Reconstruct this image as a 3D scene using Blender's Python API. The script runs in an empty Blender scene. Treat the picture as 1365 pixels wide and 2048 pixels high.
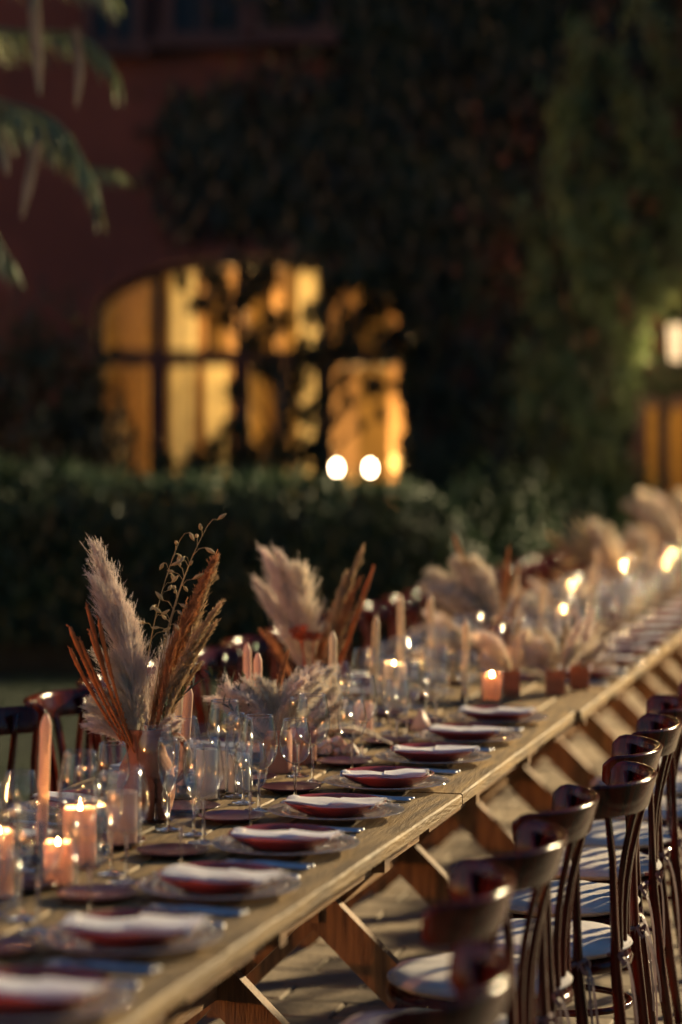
import bpy, math, random
import numpy as np
from mathutils import Vector, Matrix, Quaternion
R = math.radians
sc = bpy.context.scene
col = sc.collection

# ------------------------------------------------------------------ camera
CAM = Vector((0.0, 0.0, 1.65))
YAW, PITCH = R(13.964), R(-1.587)
cam_d = bpy.data.cameras.new('camera')
cam_d.sensor_fit = 'VERTICAL'; cam_d.sensor_height = 36.0; cam_d.lens = 85.0
cam_d.clip_start = 0.1; cam_d.clip_end = 2000.0
cam_d.dof.use_dof = True; cam_d.dof.focus_distance = 6.08
cam_d.dof.aperture_fstop = 1.25; cam_d.dof.aperture_ratio = 1.3
cam = bpy.data.objects.new('camera', cam_d); col.objects.link(cam)
cam.location = CAM
cam.rotation_euler = (R(90) + PITCH, 0, YAW)
sc.camera = cam

# ------------------------------------------------------------------ dusk sky
SUN_EL, SUN_AZ = R(2.5), R(236.0)        # azimuth clockwise from +Y : low behind the camera, to its left
world = bpy.data.worlds.new('World'); sc.world = world; world.use_nodes = True
wn, wl = world.node_tree.nodes, world.node_tree.links
sky = wn.new('ShaderNodeTexSky'); sky.sky_type = 'NISHITA'; sky.sun_disc = False
sky.sun_elevation = SUN_EL; sky.sun_rotation = SUN_AZ; sky.altitude = 0; sky.ozone_density = 3.5
bg = wn['Background']; bg.inputs[1].default_value = 0.125
wl.new(sky.outputs[0], bg.inputs[0])
sun_d = bpy.data.lights.new('sun', 'SUN'); sun_d.energy = 0.34; sun_d.angle = R(1.0); sun_d.color = (1.0, 0.34, 0.11)
sun = bpy.data.objects.new('sun', sun_d); col.objects.link(sun)
sdir = Vector((math.sin(SUN_AZ) * math.cos(SUN_EL), math.cos(SUN_AZ) * math.cos(SUN_EL), math.sin(SUN_EL)))
sun.rotation_euler = sdir.to_track_quat('Z', 'Y').to_euler()
# the garden floodlight on the house wall, right of the frame (its shadows cross the seats and the paving)
flood_d = bpy.data.lights.new('floodlight_beam', 'SPOT'); flood_d.energy = 18500; flood_d.color = (1.0, 0.77, 0.43)
flood_d.spot_size = R(88); flood_d.spot_blend = 0.55; flood_d.shadow_soft_size = 0.45
FLOOD = Vector((8.6, 24.3, 8.2))
flood = bpy.data.objects.new('floodlight_beam', flood_d); col.objects.link(flood)
flood.location = FLOOD
flood.rotation_euler = (FLOOD - Vector((-1.4, 6.5, 0.6))).to_track_quat('Z', 'Y').to_euler()

# ------------------------------------------------------------------ render settings
sc.view_settings.view_transform = 'Standard'; sc.view_settings.look = 'None'
sc.view_settings.exposure = 1.2; sc.view_settings.gamma = 1.0
sc.render.engine = 'CYCLES'
cy = sc.cycles
cy.use_denoising = True; cy.max_bounces = 9; cy.diffuse_bounces = 3; cy.glossy_bounces = 4
cy.transmission_bounces = 8; cy.transparent_max_bounces = 32; cy.sample_clamp_indirect = 12.0; cy.use_adaptive_sampling = True; cy.adaptive_threshold = 0.03
cy.caustics_refractive = False; cy.caustics_reflective = False; cy.blur_glossy = 0.5

# ------------------------------------------------------------------ helpers : view frame of the house wall
RT = Vector((math.cos(YAW), math.sin(YAW), 0)); FH = Vector((-math.sin(YAW), math.cos(YAW), 0))
FPX = 4836.0
def WP(u, d, z): return RT * u + FH * d + Vector((0, 0, z))
def pu(x, d): return (x - 682.5) / FPX * d
def pz(y, d): return 1.65 + (890 - y) / FPX * d
def PX(x, y, d): return WP(pu(x, d), d, pz(y, d))

# ------------------------------------------------------------------ helpers : materials
def mat(name, color, rough=0.5, metal=0.0, var=0.0, vscale=8.0, color2=None, bump=0.0, bscale=60.0, stretch=(1, 1, 1),
        coat=0.0, sss=0.0, sssr=(1, .4, .2), trans=0.0, spec=0.5, sheen=0.0, detail=4.0, rvar=0.0):
    m = bpy.data.materials.new(name); m.use_nodes = True
    n, l = m.node_tree.nodes, m.node_tree.links
    p = n['Principled BSDF']
    p.inputs['Base Color'].default_value = (*color, 1); p.inputs['Roughness'].default_value = rough
    p.inputs['Metallic'].default_value = metal; p.inputs['Coat Weight'].default_value = coat
    p.inputs['Coat Roughness'].default_value = 0.12
    p.inputs['Specular IOR Level'].default_value = spec
    if sheen: p.inputs['Sheen Weight'].default_value = sheen
    if sss:
        p.inputs['Subsurface Weight'].default_value = sss; p.inputs['Subsurface Radius'].default_value = sssr
        p.inputs['Subsurface Scale'].default_value = 0.02
    if var or color2 or bump or rvar:
        tc = n.new('ShaderNodeTexCoord'); mp = n.new('ShaderNodeMapping'); mp.inputs['Scale'].default_value = stretch
        oi = n.new('ShaderNodeObjectInfo'); va = n.new('ShaderNodeVectorMath'); va.operation = 'ADD'
        ml = n.new('ShaderNodeMath'); ml.operation = 'MULTIPLY'; ml.inputs[1].default_value = 37.0
        l.new(oi.outputs['Random'], ml.inputs[0]); l.new(tc.outputs['Object'], va.inputs[0]); l.new(ml.outputs[0], va.inputs[1])
        l.new(va.outputs[0], mp.inputs[0])
    if var or color2:
        t = n.new('ShaderNodeTexNoise'); t.inputs['Scale'].default_value = vscale; t.inputs['Detail'].default_value = detail
        l.new(mp.outputs[0], t.inputs[0])
        r = n.new('ShaderNodeValToRGB'); l.new(t.outputs[0], r.inputs[0])
        c2 = color2 or tuple(c * (1 - var) for c in color); c1 = tuple(min(1, c * (1 + var * 0.5)) for c in color)
        r.color_ramp.elements[0].position = 0.33; r.color_ramp.elements[0].color = (*c2, 1)
        r.color_ramp.elements[1].position = 0.67; r.color_ramp.elements[1].color = (*c1, 1)
        hv = n.new('ShaderNodeHueSaturation'); l.new(r.outputs[0], hv.inputs['Color'])
        mr = n.new('ShaderNodeMapRange'); mr.inputs['To Min'].default_value = 0.86; mr.inputs['To Max'].default_value = 1.14
        l.new(oi.outputs['Random'], mr.inputs['Value']); l.new(mr.outputs[0], hv.inputs['Value'])
        l.new(hv.outputs[0], p.inputs['Base Color'])
    if rvar:
        t3 = n.new('ShaderNodeTexNoise'); t3.inputs['Scale'].default_value = vscale * 2.3; t3.inputs['Detail'].default_value = 5
        l.new(mp.outputs[0], t3.inputs[0]); r3 = n.new('ShaderNodeMapRange')
        r3.inputs['To Min'].default_value = max(0, rough - rvar); r3.inputs['To Max'].default_value = min(1, rough + rvar)
        l.new(t3.outputs[0], r3.inputs['Value']); l.new(r3.outputs[0], p.inputs['Roughness'])
    if bump:
        t2 = n.new('ShaderNodeTexNoise'); t2.inputs['Scale'].default_value = bscale; t2.inputs['Detail'].default_value = 6
        l.new(mp.outputs[0], t2.inputs[0])
        b = n.new('ShaderNodeBump'); b.inputs['Strength'].default_value = bump; b.inputs['Distance'].default_value = 0.01
        l.new(t2.outputs[0], b.inputs['Height']); l.new(b.outputs[0], p.inputs['Normal'])
    if trans:
        tr = n.new('ShaderNodeBsdfTranslucent'); mx = n.new('ShaderNodeMixShader'); mx.inputs[0].default_value = trans
        if p.inputs['Base Color'].links: l.new(p.inputs['Base Color'].links[0].from_socket, tr.inputs[0])
        else: tr.inputs[0].default_value = (*color, 1)
        l.new(p.outputs[0], mx.inputs[1]); l.new(tr.outputs[0], mx.inputs[2]); l.new(mx.outputs[0], n['Material Output'].inputs[0])
    return m
def mat_emit(name, color, s):
    m = bpy.data.materials.new(name); m.use_nodes = True; n, l = m.node_tree.nodes, m.node_tree.links
    e = n.new('ShaderNodeEmission'); e.inputs[0].default_value = (*color, 1); e.inputs[1].default_value = s
    l.new(e.outputs[0], n['Material Output'].inputs[0]); return m
def mat_thin_glass(name, tint=(1, 1, 1), base=0.04, edge=0.75, power=3.0, rough=0.02, milk=0.0):
    m = bpy.data.materials.new(name); m.use_nodes = True; n, l = m.node_tree.nodes, m.node_tree.links
    t = n.new('ShaderNodeBsdfTransparent'); t.inputs[0].default_value = (*tint, 1)
    g = n.new('ShaderNodeBsdfGlossy'); g.inputs['Roughness'].default_value = rough
    lw = n.new('ShaderNodeLayerWeight'); lw.inputs[0].default_value = 0.5
    pw = n.new('ShaderNodeMath'); pw.operation = 'POWER'; pw.inputs[1].default_value = power
    ma = n.new('ShaderNodeMath'); ma.operation = 'MULTIPLY_ADD'; ma.inputs[1].default_value = edge; ma.inputs[2].default_value = base
    mx = n.new('ShaderNodeMixShader')
    l.new(lw.outputs['Facing'], pw.inputs[0]); l.new(pw.outputs[0], ma.inputs[0]); l.new(ma.outputs[0], mx.inputs[0])
    if milk:
        df = n.new('ShaderNodeBsdfDiffuse'); df.inputs[0].default_value = (.8, .74, .72, 1); m2 = n.new('ShaderNodeMixShader'); m2.inputs[0].default_value = milk
        l.new(t.outputs[0], m2.inputs[1]); l.new(df.outputs[0], m2.inputs[2]); l.new(m2.outputs[0], mx.inputs[1])
    else: l.new(t.outputs[0], mx.inputs[1])
    l.new(g.outputs[0], mx.inputs[2]); l.new(mx.outputs[0], n['Material Output'].inputs[0])
    return m
def mat_glass(name, color=(1, 1, 1), rough=0.0):
    m = bpy.data.materials.new(name); m.use_nodes = True; n, l = m.node_tree.nodes, m.node_tree.links
    g = n.new('ShaderNodeBsdfGlass'); g.inputs[0].default_value = (*color, 1); g.inputs['Roughness'].default_value = rough; g.inputs['IOR'].default_value = 1.47
    l.new(g.outputs[0], n['Material Output'].inputs[0]); return m

M = {}
M['tabletop'] = mat('weathered pine', (.33, .205, .075), .62, var=.5, vscale=5, stretch=(9, .8, 6), bump=.5, bscale=26, color2=(.16, .095, .034), rvar=.12)
M['beam'] = mat('brown pine beam', (.27, .145, .055), .6, var=.5, vscale=5, stretch=(7, 1.0, 7), bump=.35, bscale=30, color2=(.14, .07, .028))
M['leg'] = mat('brown pine leg', (.25, .125, .045), .6, var=.5, vscale=6, stretch=(8, 8, .8), bump=.35, bscale=30, color2=(.12, .055, .02))
M['chair'] = mat('dark red varnished beech', (.080, .008, .003), .13, var=.5, vscale=7, stretch=(6, 6, .7), coat=.0, spec=.30, rvar=.09, color2=(.022, .003, .002), bump=.05, bscale=50)
M['cushion'] = mat('off white cotton', (.62, .57, .53), .9, var=.08, vscale=20, bump=.3, bscale=320, sheen=.2)
M['ribbon'] = mat('mauve brown ribbon', (.20, .10, .085), .55, var=.2, vscale=30)
M['redplate'] = mat('oxblood glazed ceramic', (.38, .050, .028), .26, var=.25, vscale=9, coat=.4)
M['sideplate'] = mat('dark plum glazed ceramic', (.085, .020, .028), .28, var=.3, vscale=9, coat=.3)
M['napkin'] = mat('white linen', (.76, .70, .68), .9, var=.06, vscale=25, bump=.35, bscale=260, sheen=.2)
M['steel'] = mat('brushed steel', (.62, .63, .65), .33, metal=1.0, var=.1, vscale=40, rvar=.08)
M['bowl_glass'] = mat_thin_glass('thin wine glass', (.99, .995, .995), .034, .92, 3.6, .06)
M['cyl_glass'] = mat_thin_glass('clear cylinder glass', (.98, .985, .98), .035, .85, 4.5, .06)
M['charger'] = mat_thin_glass('clear charger glass', (.94, .92, .91), .10, .7, 2.5, .05, .30)
M['stem_glass'] = mat_glass('solid clear glass', rough=.06)
M['terracotta'] = mat('terracotta', (.40, .125, .05), .75, var=.3, vscale=12, bump=.2, bscale=60)
M['peachpot'] = mat('peach painted clay', (.62, .25, .14), .8, var=.15, vscale=12, bump=.15, bscale=60)
M['white_wax'] = mat('white wax', (.78, .74, .72), .5, var=.05, trans=.4)
M['peach_wax'] = mat('peach wax', (.84, .56, .40), .45, var=.06, trans=.35)
M['pink_wax'] = mat('pink wax', (.84, .62, .52), .45, var=.06, trans=.5)
M['cream_wax'] = mat('cream wax', (.84, .68, .47), .5, var=.05, trans=.35)
M['wick'] = mat('burnt wick', (.03, .025, .02), .9)
M['flame'] = mat_emit('flame', (1.0, .50, .16), 480)
M['holder'] = mat('dark bronze', (.16, .10, .06), .35, metal=.8, var=.2)
M['pampas'] = mat('cream pampas', (.84, .74, .60), .9, var=.18, vscale=14, trans=.35)
M['pampas_pink'] = mat('pinkish pampas', (.84, .71, .62), .9, var=.18, vscale=14, trans=.35)
M['reed'] = mat('tan reed', (.60, .42, .24), .9, var=.3, vscale=20, trans=.3)
M['rust'] = mat('rust dyed grass', (.54, .24, .10), .9, var=.3, vscale=20, trans=.25)
M['orange_stick'] = mat('orange dyed stick', (.52, .15, .035), .8, var=.3, vscale=30)
M['straw'] = mat('straw', (.55, .40, .20), .85, var=.25, vscale=20, trans=.2)
M['olive'] = mat('olive leaf', (.075, .085, .04), .55, var=.35, vscale=20, trans=.15)
M['petal'] = mat('orange petal', (.62, .12, .03), .7, var=.25, trans=.3)
M['rock'] = mat('salt crystal', (.80, .55, .40), .35, var=.25, vscale=25, sss=.4, bump=.4, bscale=40)
M['stone'] = mat('paving brick', (.30, .235, .165), .8, var=.35, vscale=6, bump=.5, bscale=45, color2=(.19, .15, .11))
M['joint'] = mat('paving joint', (.10, .085, .065), .95, var=.4, vscale=5, bump=.4, bscale=30)
M['lawn'] = mat('lawn soil', (.016, .024, .010), .95, var=.4, vscale=1.5, bump=.3)
M['grass'] = mat('grass blade', (.026, .046, .014), .8, var=.4, vscale=1.2, trans=.25)
M['plaster'] = mat('red plaster', (.14, .046, .032), .85, var=.45, vscale=.55, bump=.25, bscale=18, color2=(.060, .024, .020))
M['frame'] = mat('dark red window frame', (.060, .022, .015), .5, var=.3, vscale=5)
M['pane'] = mat_thin_glass('window pane', (.93, .95, .93), .05, .6, 3.0, .03)
M['room'] = mat('ochre room plaster', (.34, .21, .07), .85, var=.6, vscale=1.1)
M['roomfloor'] = mat('room floor', (.25, .14, .07), .5, var=.3)
M['curtain'] = mat('cream curtain', (.86, .76, .50), .9, var=.2, vscale=5, trans=.35)
M['bulb'] = mat_emit('bulb', (1.0, .74, .45), 26)
M['lampmetal'] = mat('black iron', (.02, .018, .016), .45, metal=.6, var=.2)
M['lampglass'] = mat_emit('frosted lamp glass', (1.0, .66, .34), .75)
M['hedgeleaf'] = mat('hedge leaf', (.034, .066, .022), .55, var=.55, vscale=2.2, trans=.2)
M['hedgecore'] = mat('hedge twigs', (.018, .022, .010), .95, var=.4)
M['ivy'] = mat('ivy leaf', (.026, .040, .018), .55, var=.6, vscale=1.3, trans=.15)
M['ivyrust'] = mat('rusty creeper leaf', (.13, .048, .022), .7, var=.5, vscale=1.6, trans=.2)
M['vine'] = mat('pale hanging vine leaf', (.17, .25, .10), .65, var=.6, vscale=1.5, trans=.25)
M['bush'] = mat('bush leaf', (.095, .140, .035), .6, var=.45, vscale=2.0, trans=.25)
M['bark'] = mat('bark', (.12, .085, .055), .9, var=.4, vscale=10, bump=.6, bscale=30)
M['frond'] = mat('palm frond', (.23, .26, .14), .6, var=.35, vscale=5, trans=.2)
M['deadfrond'] = mat('dry palm leaf', (.36, .30, .20), .85, var=.3, vscale=5, trans=.2)

# ------------------------------------------------------------------ helpers : meshes
class MB:
    def __init__(s): s.v, s.f = [], []
    def quadgrid(s, rows, closed=False):
        b = len(s.v); n = len(rows[0])
        for r in rows: s.v += [tuple(p) for p in r]
        for i in range(len(rows) - 1):
            for j in range(n if closed else n - 1):
                k = (j + 1) % n
                s.f.append((b + i * n + j, b + i * n + k, b + (i + 1) * n + k, b + (i + 1) * n + j))
        return b
    def box(s, c, d, rot=None):
        b = len(s.v)
        for x, y, z in ((-1, -1, -1), (1, -1, -1), (1, 1, -1), (-1, 1, -1), (-1, -1, 1), (1, -1, 1), (1, 1, 1), (-1, 1, 1)):
            p = Vector((x * d[0] / 2, y * d[1] / 2, z * d[2] / 2))
            if rot is not None: p = rot @ p
            s.v.append(tuple(p + Vector(c)))
        s.f += [tuple(b + i for i in q) for q in ((3, 2, 1, 0), (4, 5, 6, 7), (0, 1, 5, 4), (1, 2, 6, 5), (2, 3, 7, 6), (3, 0, 4, 7))]
        return s
    def bar(s, p, q, w, t, side=Vector((0, 1, 0))):       # plank from p to q, t thick along side, w wide
        p, q = Vector(p), Vector(q); z = (q - p).normalized(); y = (side - z * side.dot(z)).normalized(); x = y.cross(z)
        rot = Matrix((x, y, z)).transposed()
        return s.box((p + q) / 2, (w, t, (q - p).length), rot)
    def tube(s, pts, rad, n=8, cap=True):
        pts = [Vector(p) for p in pts]
        if not hasattr(rad, '__len__'): rad = [rad] * len(pts)
        ref = Vector((0, 0, 1)) if abs((pts[-1] - pts[0]).normalized().z) < .8 else Vector((1, 0, 0))
        rows = []
        for i, p in enumerate(pts):
            t = (pts[min(i + 1, len(pts) - 1)] - pts[max(i - 1, 0)]).normalized()
            x = t.cross(ref).normalized(); y = t.cross(x).normalized()
            rows.append([p + (x * math.cos(a) + y * math.sin(a)) * rad[i] for a in (2 * math.pi * k / n for k in range(n))])
        b = s.quadgrid(rows, True)
        if cap:
            s.f.append(tuple(b + k for k in range(n))[::-1]); e = b + (len(pts) - 1) * n; s.f.append(tuple(e + k for k in range(n)))
        return s
    def lathe(s, prof, n=32, c=(0, 0, 0)):
        rows = []
        for r, z in prof:
            r = max(r, 1e-5)
            rows.append([(c[0] + r * math.cos(2 * math.pi * k / n), c[1] + r * math.sin(2 * math.pi * k / n), c[2] + z) for k in range(n)])
        s.quadgrid(rows, True); return s
    def ribbon(s, pts, wid, side):
        rows = []
        for i, p in enumerate(pts):
            w = wid[i] if hasattr(wid, '__len__') else wid
            rows.append([Vector(p) - side * w / 2, Vector(p) + side * w / 2])
        s.quadgrid(rows); return s
    def mesh(s, name, m, smooth=False, bevel=0):
        me = bpy.data.meshes.new(name); me.from_pydata(s.v, [], s.f); me.update()
        if smooth: me.polygons.foreach_set('use_smooth', [True] * len(me.polygons))
        me.materials.append(m if not isinstance(m, str) else M[m]); return me
def fastmesh(name, V, F, m):
    V = np.asarray(V, dtype=np.float32).reshape(-1, 3); F = np.asarray(F, dtype=np.int32)
    me = bpy.data.meshes.new(name); nf, k = F.shape
    me.vertices.add(len(V)); me.vertices.foreach_set('co', V.ravel())
    me.loops.add(nf * k); me.loops.foreach_set('vertex_index', F.ravel())
    me.polygons.add(nf); me.polygons.foreach_set('loop_start', np.arange(0, nf * k, k, dtype=np.int32))
    try: me.polygons.foreach_set('loop_total', np.full(nf, k, dtype=np.int32))
    except Exception: pass
    me.update(calc_edges=True); me.materials.append(M[m]); return me
def add(name, mesh, parent=None, loc=(0, 0, 0), rot=(0, 0, 0), scale=(1, 1, 1), label=None, cat=None, group=None, kind=None):
    o = bpy.data.objects.new(name, mesh); col.objects.link(o)
    o.location = loc
    if isinstance(rot, Quaternion): o.rotation_mode = 'QUATERNION'; o.rotation_quaternion = rot
    else: o.rotation_euler = rot
    o.scale = scale if hasattr(scale, '__len__') else (scale,) * 3
    if parent: o.parent = parent
    if label: o['label'] = label
    if cat: o['category'] = cat
    if group: o['group'] = group
    if kind: o['kind'] = kind
    return o
def bevel(o, w=.003, seg=2):
    md = o.modifiers.new('bevel', 'BEVEL'); md.width = w; md.segments = seg; md.limit_method = 'ANGLE'
def leaf_cloud(rng, P, N, size, var=.4, aspect=.62, align=.55, hang=0.0):
    """folded leaf-sized quads (2 quads each) at points P, leaning on normals N"""
    n = len(P); P = np.asarray(P); N = np.asarray(N)
    d = rng.normal(size=(n, 3)); d /= np.linalg.norm(d, axis=1)[:, None]
    nn = N * align + d * (1 - align); nn /= np.linalg.norm(nn, axis=1)[:, None] + 1e-9
    a = rng.normal(size=(n, 3)); a[:, 2] -= hang; a -= nn * (a * nn).sum(1)[:, None]; a /= np.linalg.norm(a, axis=1)[:, None] + 1e-9
    b = np.cross(nn, a); s = size * (1 + var * rng.uniform(-1, 1, n))[:, None]; w = s * aspect / 2
    base = P - a * s / 2; tip = P + a * s / 2; mid = P - nn * s * .06
    l = P + b * w + nn * s * .08; r = P - b * w + nn * s * .08
    V = np.stack([base, l, tip, r, mid], 1).reshape(-1, 3)
    i = np.arange(n)[:, None] * 5
    F = np.concatenate([i + np.array([[0, 4, 2, 1]]), i + np.array([[0, 3, 2, 4]])], 0)
    return V, F

ORD = ['first', 'second', 'third', 'fourth', 'fifth', 'sixth', 'seventh', 'eighth', 'ninth', 'tenth', 'eleventh', 'twelfth', 'thirteenth',
       'fourteenth', 'fifteenth', 'sixteenth', 'seventeenth', 'eighteenth', 'nineteenth', 'twentieth', 'twenty-first', 'twenty-second',
       'twenty-third', 'twenty-fourth', 'twenty-fifth', 'twenty-sixth', 'twenty-seventh', 'twenty-eighth', 'twenty-ninth', 'thirtieth',
       'thirty-first', 'thirty-second', 'thirty-third']
rnd = random.Random(7)
rng = np.random.default_rng(11)

# ================================================================== SETTING
TX = -1.71                      # centre line of the tables (they run along +Y)
HALF = 0.52
TOP = 0.75
g = MB(); g.quadgrid([[(-600, -300, -.02), (600, -300, -.02)], [(-600, 900, -.02), (600, 900, -.02)]])
add('ground', g.mesh('ground', 'lawn'), kind='structure')
# paved terrace under the tables : individual bricks
pav = MB(); pav.box((-1.6, 11, -.012), (4.0, 30, .012))
terrace = add('terrace_pavement', pav.mesh('terrace_pavement', 'joint'), kind='structure')
bw, bl, gap = .20, .40, .008
br_me = []
for k in range(4):
    b = MB(); r2 = random.Random(k)
    c = [(x * (bl / 2 - gap / 2) , y * (bw / 2 - gap / 2)) for x, y in ((-1, -1), (1, -1), (1, 1), (-1, 1))]
    lo = [(x, y, -.02) for x, y in c]; hi = [(x, y, -.003 + r2.uniform(-.0015, .0015)) for x, y in c]
    tp = [(x * .97, y * .94, .002 + r2.uniform(-.002, .002)) for x, y in c]
    b.quadgrid([lo, hi, tp], True); b.f.append((8, 9, 10, 11))
    br_me.append(b.mesh('brick', 'stone'))
cand = []
row = 0; y = 3.2
while y < 24:
    x = -3.5 + (row % 2) * bl / 2
    while x < .35:
        cand.append((x, y)); x += bl
    y += bw; row += 1
def vis(x, y):
    v = Vector((x, y, 0)) - CAM; zz = v.dot(FH)
    if zz < 2: return 0
    px = 682.5 + FPX * v.dot(RT) / zz; py = 890 + FPX * 1.65 / zz
    ok = 250 < px < 1420 and py < 2090
    ok = ok and py > 2040 - .69 * (px - 250)              # below the table edge line
    return (1 / zz) if ok else 0
score = sorted(((vis(x, y), x, y) for x, y in cand), reverse=True)
rest = MB()
for i, (s_, x, y) in enumerate(score):
    if i < 300 and s_ > 0:
        add('brick', br_me[i % 4], terrace, (x, y, 0), (0, 0, math.pi * (i % 2)))
    else:
        c = [(x + a * (bl - gap) / 2, y + b_ * (bw - gap) / 2) for a, b_ in ((-1, -1), (1, -1), (1, 1), (-1, 1))]
        h_ = rnd.uniform(-.0015, .0025)
        b0 = rest.quadgrid([[(p, q, -.02) for p, q in c], [(p, q, h_) for p, q in c]], True); rest.f.append((b0 + 4, b0 + 5, b0 + 6, b0 + 7))
add('bricks', rest.mesh('bricks', 'stone'), terrace, kind='stuff')
kb = MB(); kb.box((.41, 11, .01), (.22, 30, .06)); add('kerb', kb.mesh('kerb', 'stone'), kind='structure')
# lawn on the far side of the table
lw = MB(); lw.quadgrid([[(-60, -5, -.006), (-3.65, -5, -.006)], [(-60, 40, -.006), (-3.65, 40, -.006)]])
add('lawn', lw.mesh('lawn', 'lawn'), kind='structure')
n = 26000
gx = rng.uniform(-8.5, -3.6, n); gy = rng.uniform(5.0, 19.5, n); h = rng.uniform(.03, .08, n); a = rng.uniform(0, 6.28, n)
lx, ly = rng.normal(0, .02, n), rng.normal(0, .02, n)
V = np.stack([np.stack([gx - .004 * np.cos(a), gy - .004 * np.sin(a), np.zeros(n) - .006], 1), np.stack([gx + .004 * np.cos(a), gy + .004 * np.sin(a), np.zeros(n) - .006], 1), np.stack([gx + lx, gy + ly, h], 1)], 1)
add('grass', fastmesh('grass', V, np.arange(n * 3).reshape(-1, 3), 'grass'), kind='stuff', label='short green grass behind the far row of chairs', cat='grass')

# ---------------------------------------------------------------- house with the lit arched window
WD = 23.0                       # distance of the wall along the view direction
house = add('house', None, None, WP(0, WD, 0), (0, 0, YAW), label='dark red plastered house with a lit arched window behind the hedge', cat='house')
# local frame of the house : x along wall, y away from the camera, z up
AU, AH, ASP, ARISE = pu(509, WD), 1.52, 2.86, .57       # arch centre, half width, springing, rise
DU0, DU1, DTOP = pu(1268, WD), pu(1268, WD) + 1.5, pz(790, WD)
SILL = .75
def arch_z(u): return ASP + ARISE * math.sqrt(max(0, 1 - ((u - AU) / AH) ** 2))
w = MB(); U0, U1, ZT, TH = -14, 16, 10.5, .38
def panel(u0, u1, z0, z1):
    w.box(((u0 + u1) / 2, TH / 2, (z0 + z1) / 2), (u1 - u0, TH, z1 - z0))
panel(U0, AU - AH, -.05, 10.5); panel(AU - AH, AU + AH, -.05, SILL)
NA = 28
us = [AU - AH * math.cos(math.pi * k / NA) for k in range(NA + 1)]
fr = [[(u, 0, ZT) for u in us], [(u, 0, arch_z(u)) for u in us], [(u, TH, arch_z(u)) for u in us], [(u, TH, ZT) for u in us]]
w.quadgrid(fr)
panel(AU + AH, DU0, -.05, 10.5); panel(DU0, DU1, DTOP, 10.5); panel(DU1, U1, -.05, 10.5)
add('wall', w.mesh('wall', 'plaster'), house)
# raised surround of the arch
s_ = MB(); prof = [(AU - AH - .0, SILL)] + [(u, arch_z(u)) for u in us] + [(AU + AH, SILL)]
inner = [(AU + (u - AU) * 1.0, z) for u, z in prof]; outer = [(AU + (u - AU) * 1.11, ASP - .1 + (z - ASP + .1) * 1.14 if z > ASP - .1 else z) for u, z in prof]
s_.quadgrid([[(u, -.003, z) for u, z in inner], [(u, -.05, z) for u, z in inner], [(u, -.05, z) for u, z in outer], [(u, -.003, z) for u, z in outer]])
add('arch_surround', s_.mesh('arch_surround', 'plaster'), house)
aw = add('arched_window', None, house)
f = MB(); YF = .16
TRZ = pz(715, WD)
f.box((AU, YF, TRZ), (2 * AH - .01, .10, .15))
for px_ in (315, 482, 648):
    u = pu(px_, WD); f.box((u, YF + .003, (SILL + TRZ - .076) / 2), (.15, .09, TRZ - .076 - SILL))
    f.box((u, YF + .002, (TRZ + .076 + arch_z(u)) / 2), (.09, .07, arch_z(u) - TRZ - .076))
for u in (AU - AH + .04, AU + AH - .04): f.box((u, YF - .002, (SILL + ASP) / 2), (.08, .11, ASP - SILL))
ring = [[(AU + (u - AU) * k, yy, ASP + (arch_z(u) - ASP) * kk - dz) for u in us] for (k, kk, yy, dz) in ((1, 1, YF - .05, .002), (.95, .86, YF - .05, 0), (.95, .86, YF + .05, 0))]
f.quadgrid(ring); f.box((AU, YF - .003, SILL + .05), (2 * AH - .17, .1, .1))
add('window_frame', f.mesh('window_frame', 'frame'), aw)
edges = [AU - AH + .08] + [pu(p, WD) for p in (315, 482, 648)] + [AU + AH - .08]
for i in range(4):
    a_, b_ = edges[i] + .055 * (i > 0), edges[i + 1] - .055 * (i < 3)
    p_ = MB(); p_.quadgrid([[(a_, YF, SILL + .1), (b_, YF, SILL + .1)], [(a_, YF, TRZ - .05), (b_, YF, TRZ - .05)]]); add('pane', p_.mesh('pane', 'pane'), aw)
    uu = [a_ + (b_ - a_) * t / 8 for t in range(9)]
    p_ = MB(); p_.quadgrid([[(u, YF, TRZ + .05) for u in uu], [(u, YF, ASP + (arch_z(u) - ASP) * .9) for u in uu]]); add('pane', p_.mesh('pane', 'pane'), aw)
# upper windows with bars
def upper_window(u0, u1, z0, z1, bars):
    fr = MB(); uc, zc = (u0 + u1) / 2, (z0 + z1) / 2
    fr.box((uc, -.06, z0 - .09), (u1 - u0 + .35, .22, .14)); fr.box((uc, -.02, z1 + .05), (u1 - u0 + .2, .1, .1))
    for u in (u0 - .05, u1 + .05): fr.box((u, -.021, zc), (.1, .1, z1 - z0))
    for k in range(1, bars): fr.box((u0 + (u1 - u0) * k / bars, -.03, zc), (.05, .05, z1 - z0 - .004))
    for k in (1, 2, 3): fr.box((uc, -.028, z0 + (z1 - z0) * k / 4), (u1 - u0 - .004, .04, .045))
    wo = add('upper_window', fr.mesh('upper_window', 'frame'), house)
    gl = MB(); gl.quadgrid([[(u0, -.008, z0), (u1, -.008, z0)], [(u0, -.008, z1), (u1, -.008, z1)]]); add('pane', gl.mesh('pane', M['darkpane']), wo)
M['darkpane'] = mat('dark window glass', (.02, .022, .03), .3, coat=.0, spec=.25, var=.2, vscale=1)
upper_window(pu(350, WD), pu(480, WD), pz(70, WD), pz(-330, WD), 2)
upper_window(pu(525, WD), pu(640, WD), pz(62, WD), pz(-330, WD), 2)
upper_window(pu(190, WD), pu(270, WD), pz(85, WD), pz(-330, WD), 2)
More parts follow.
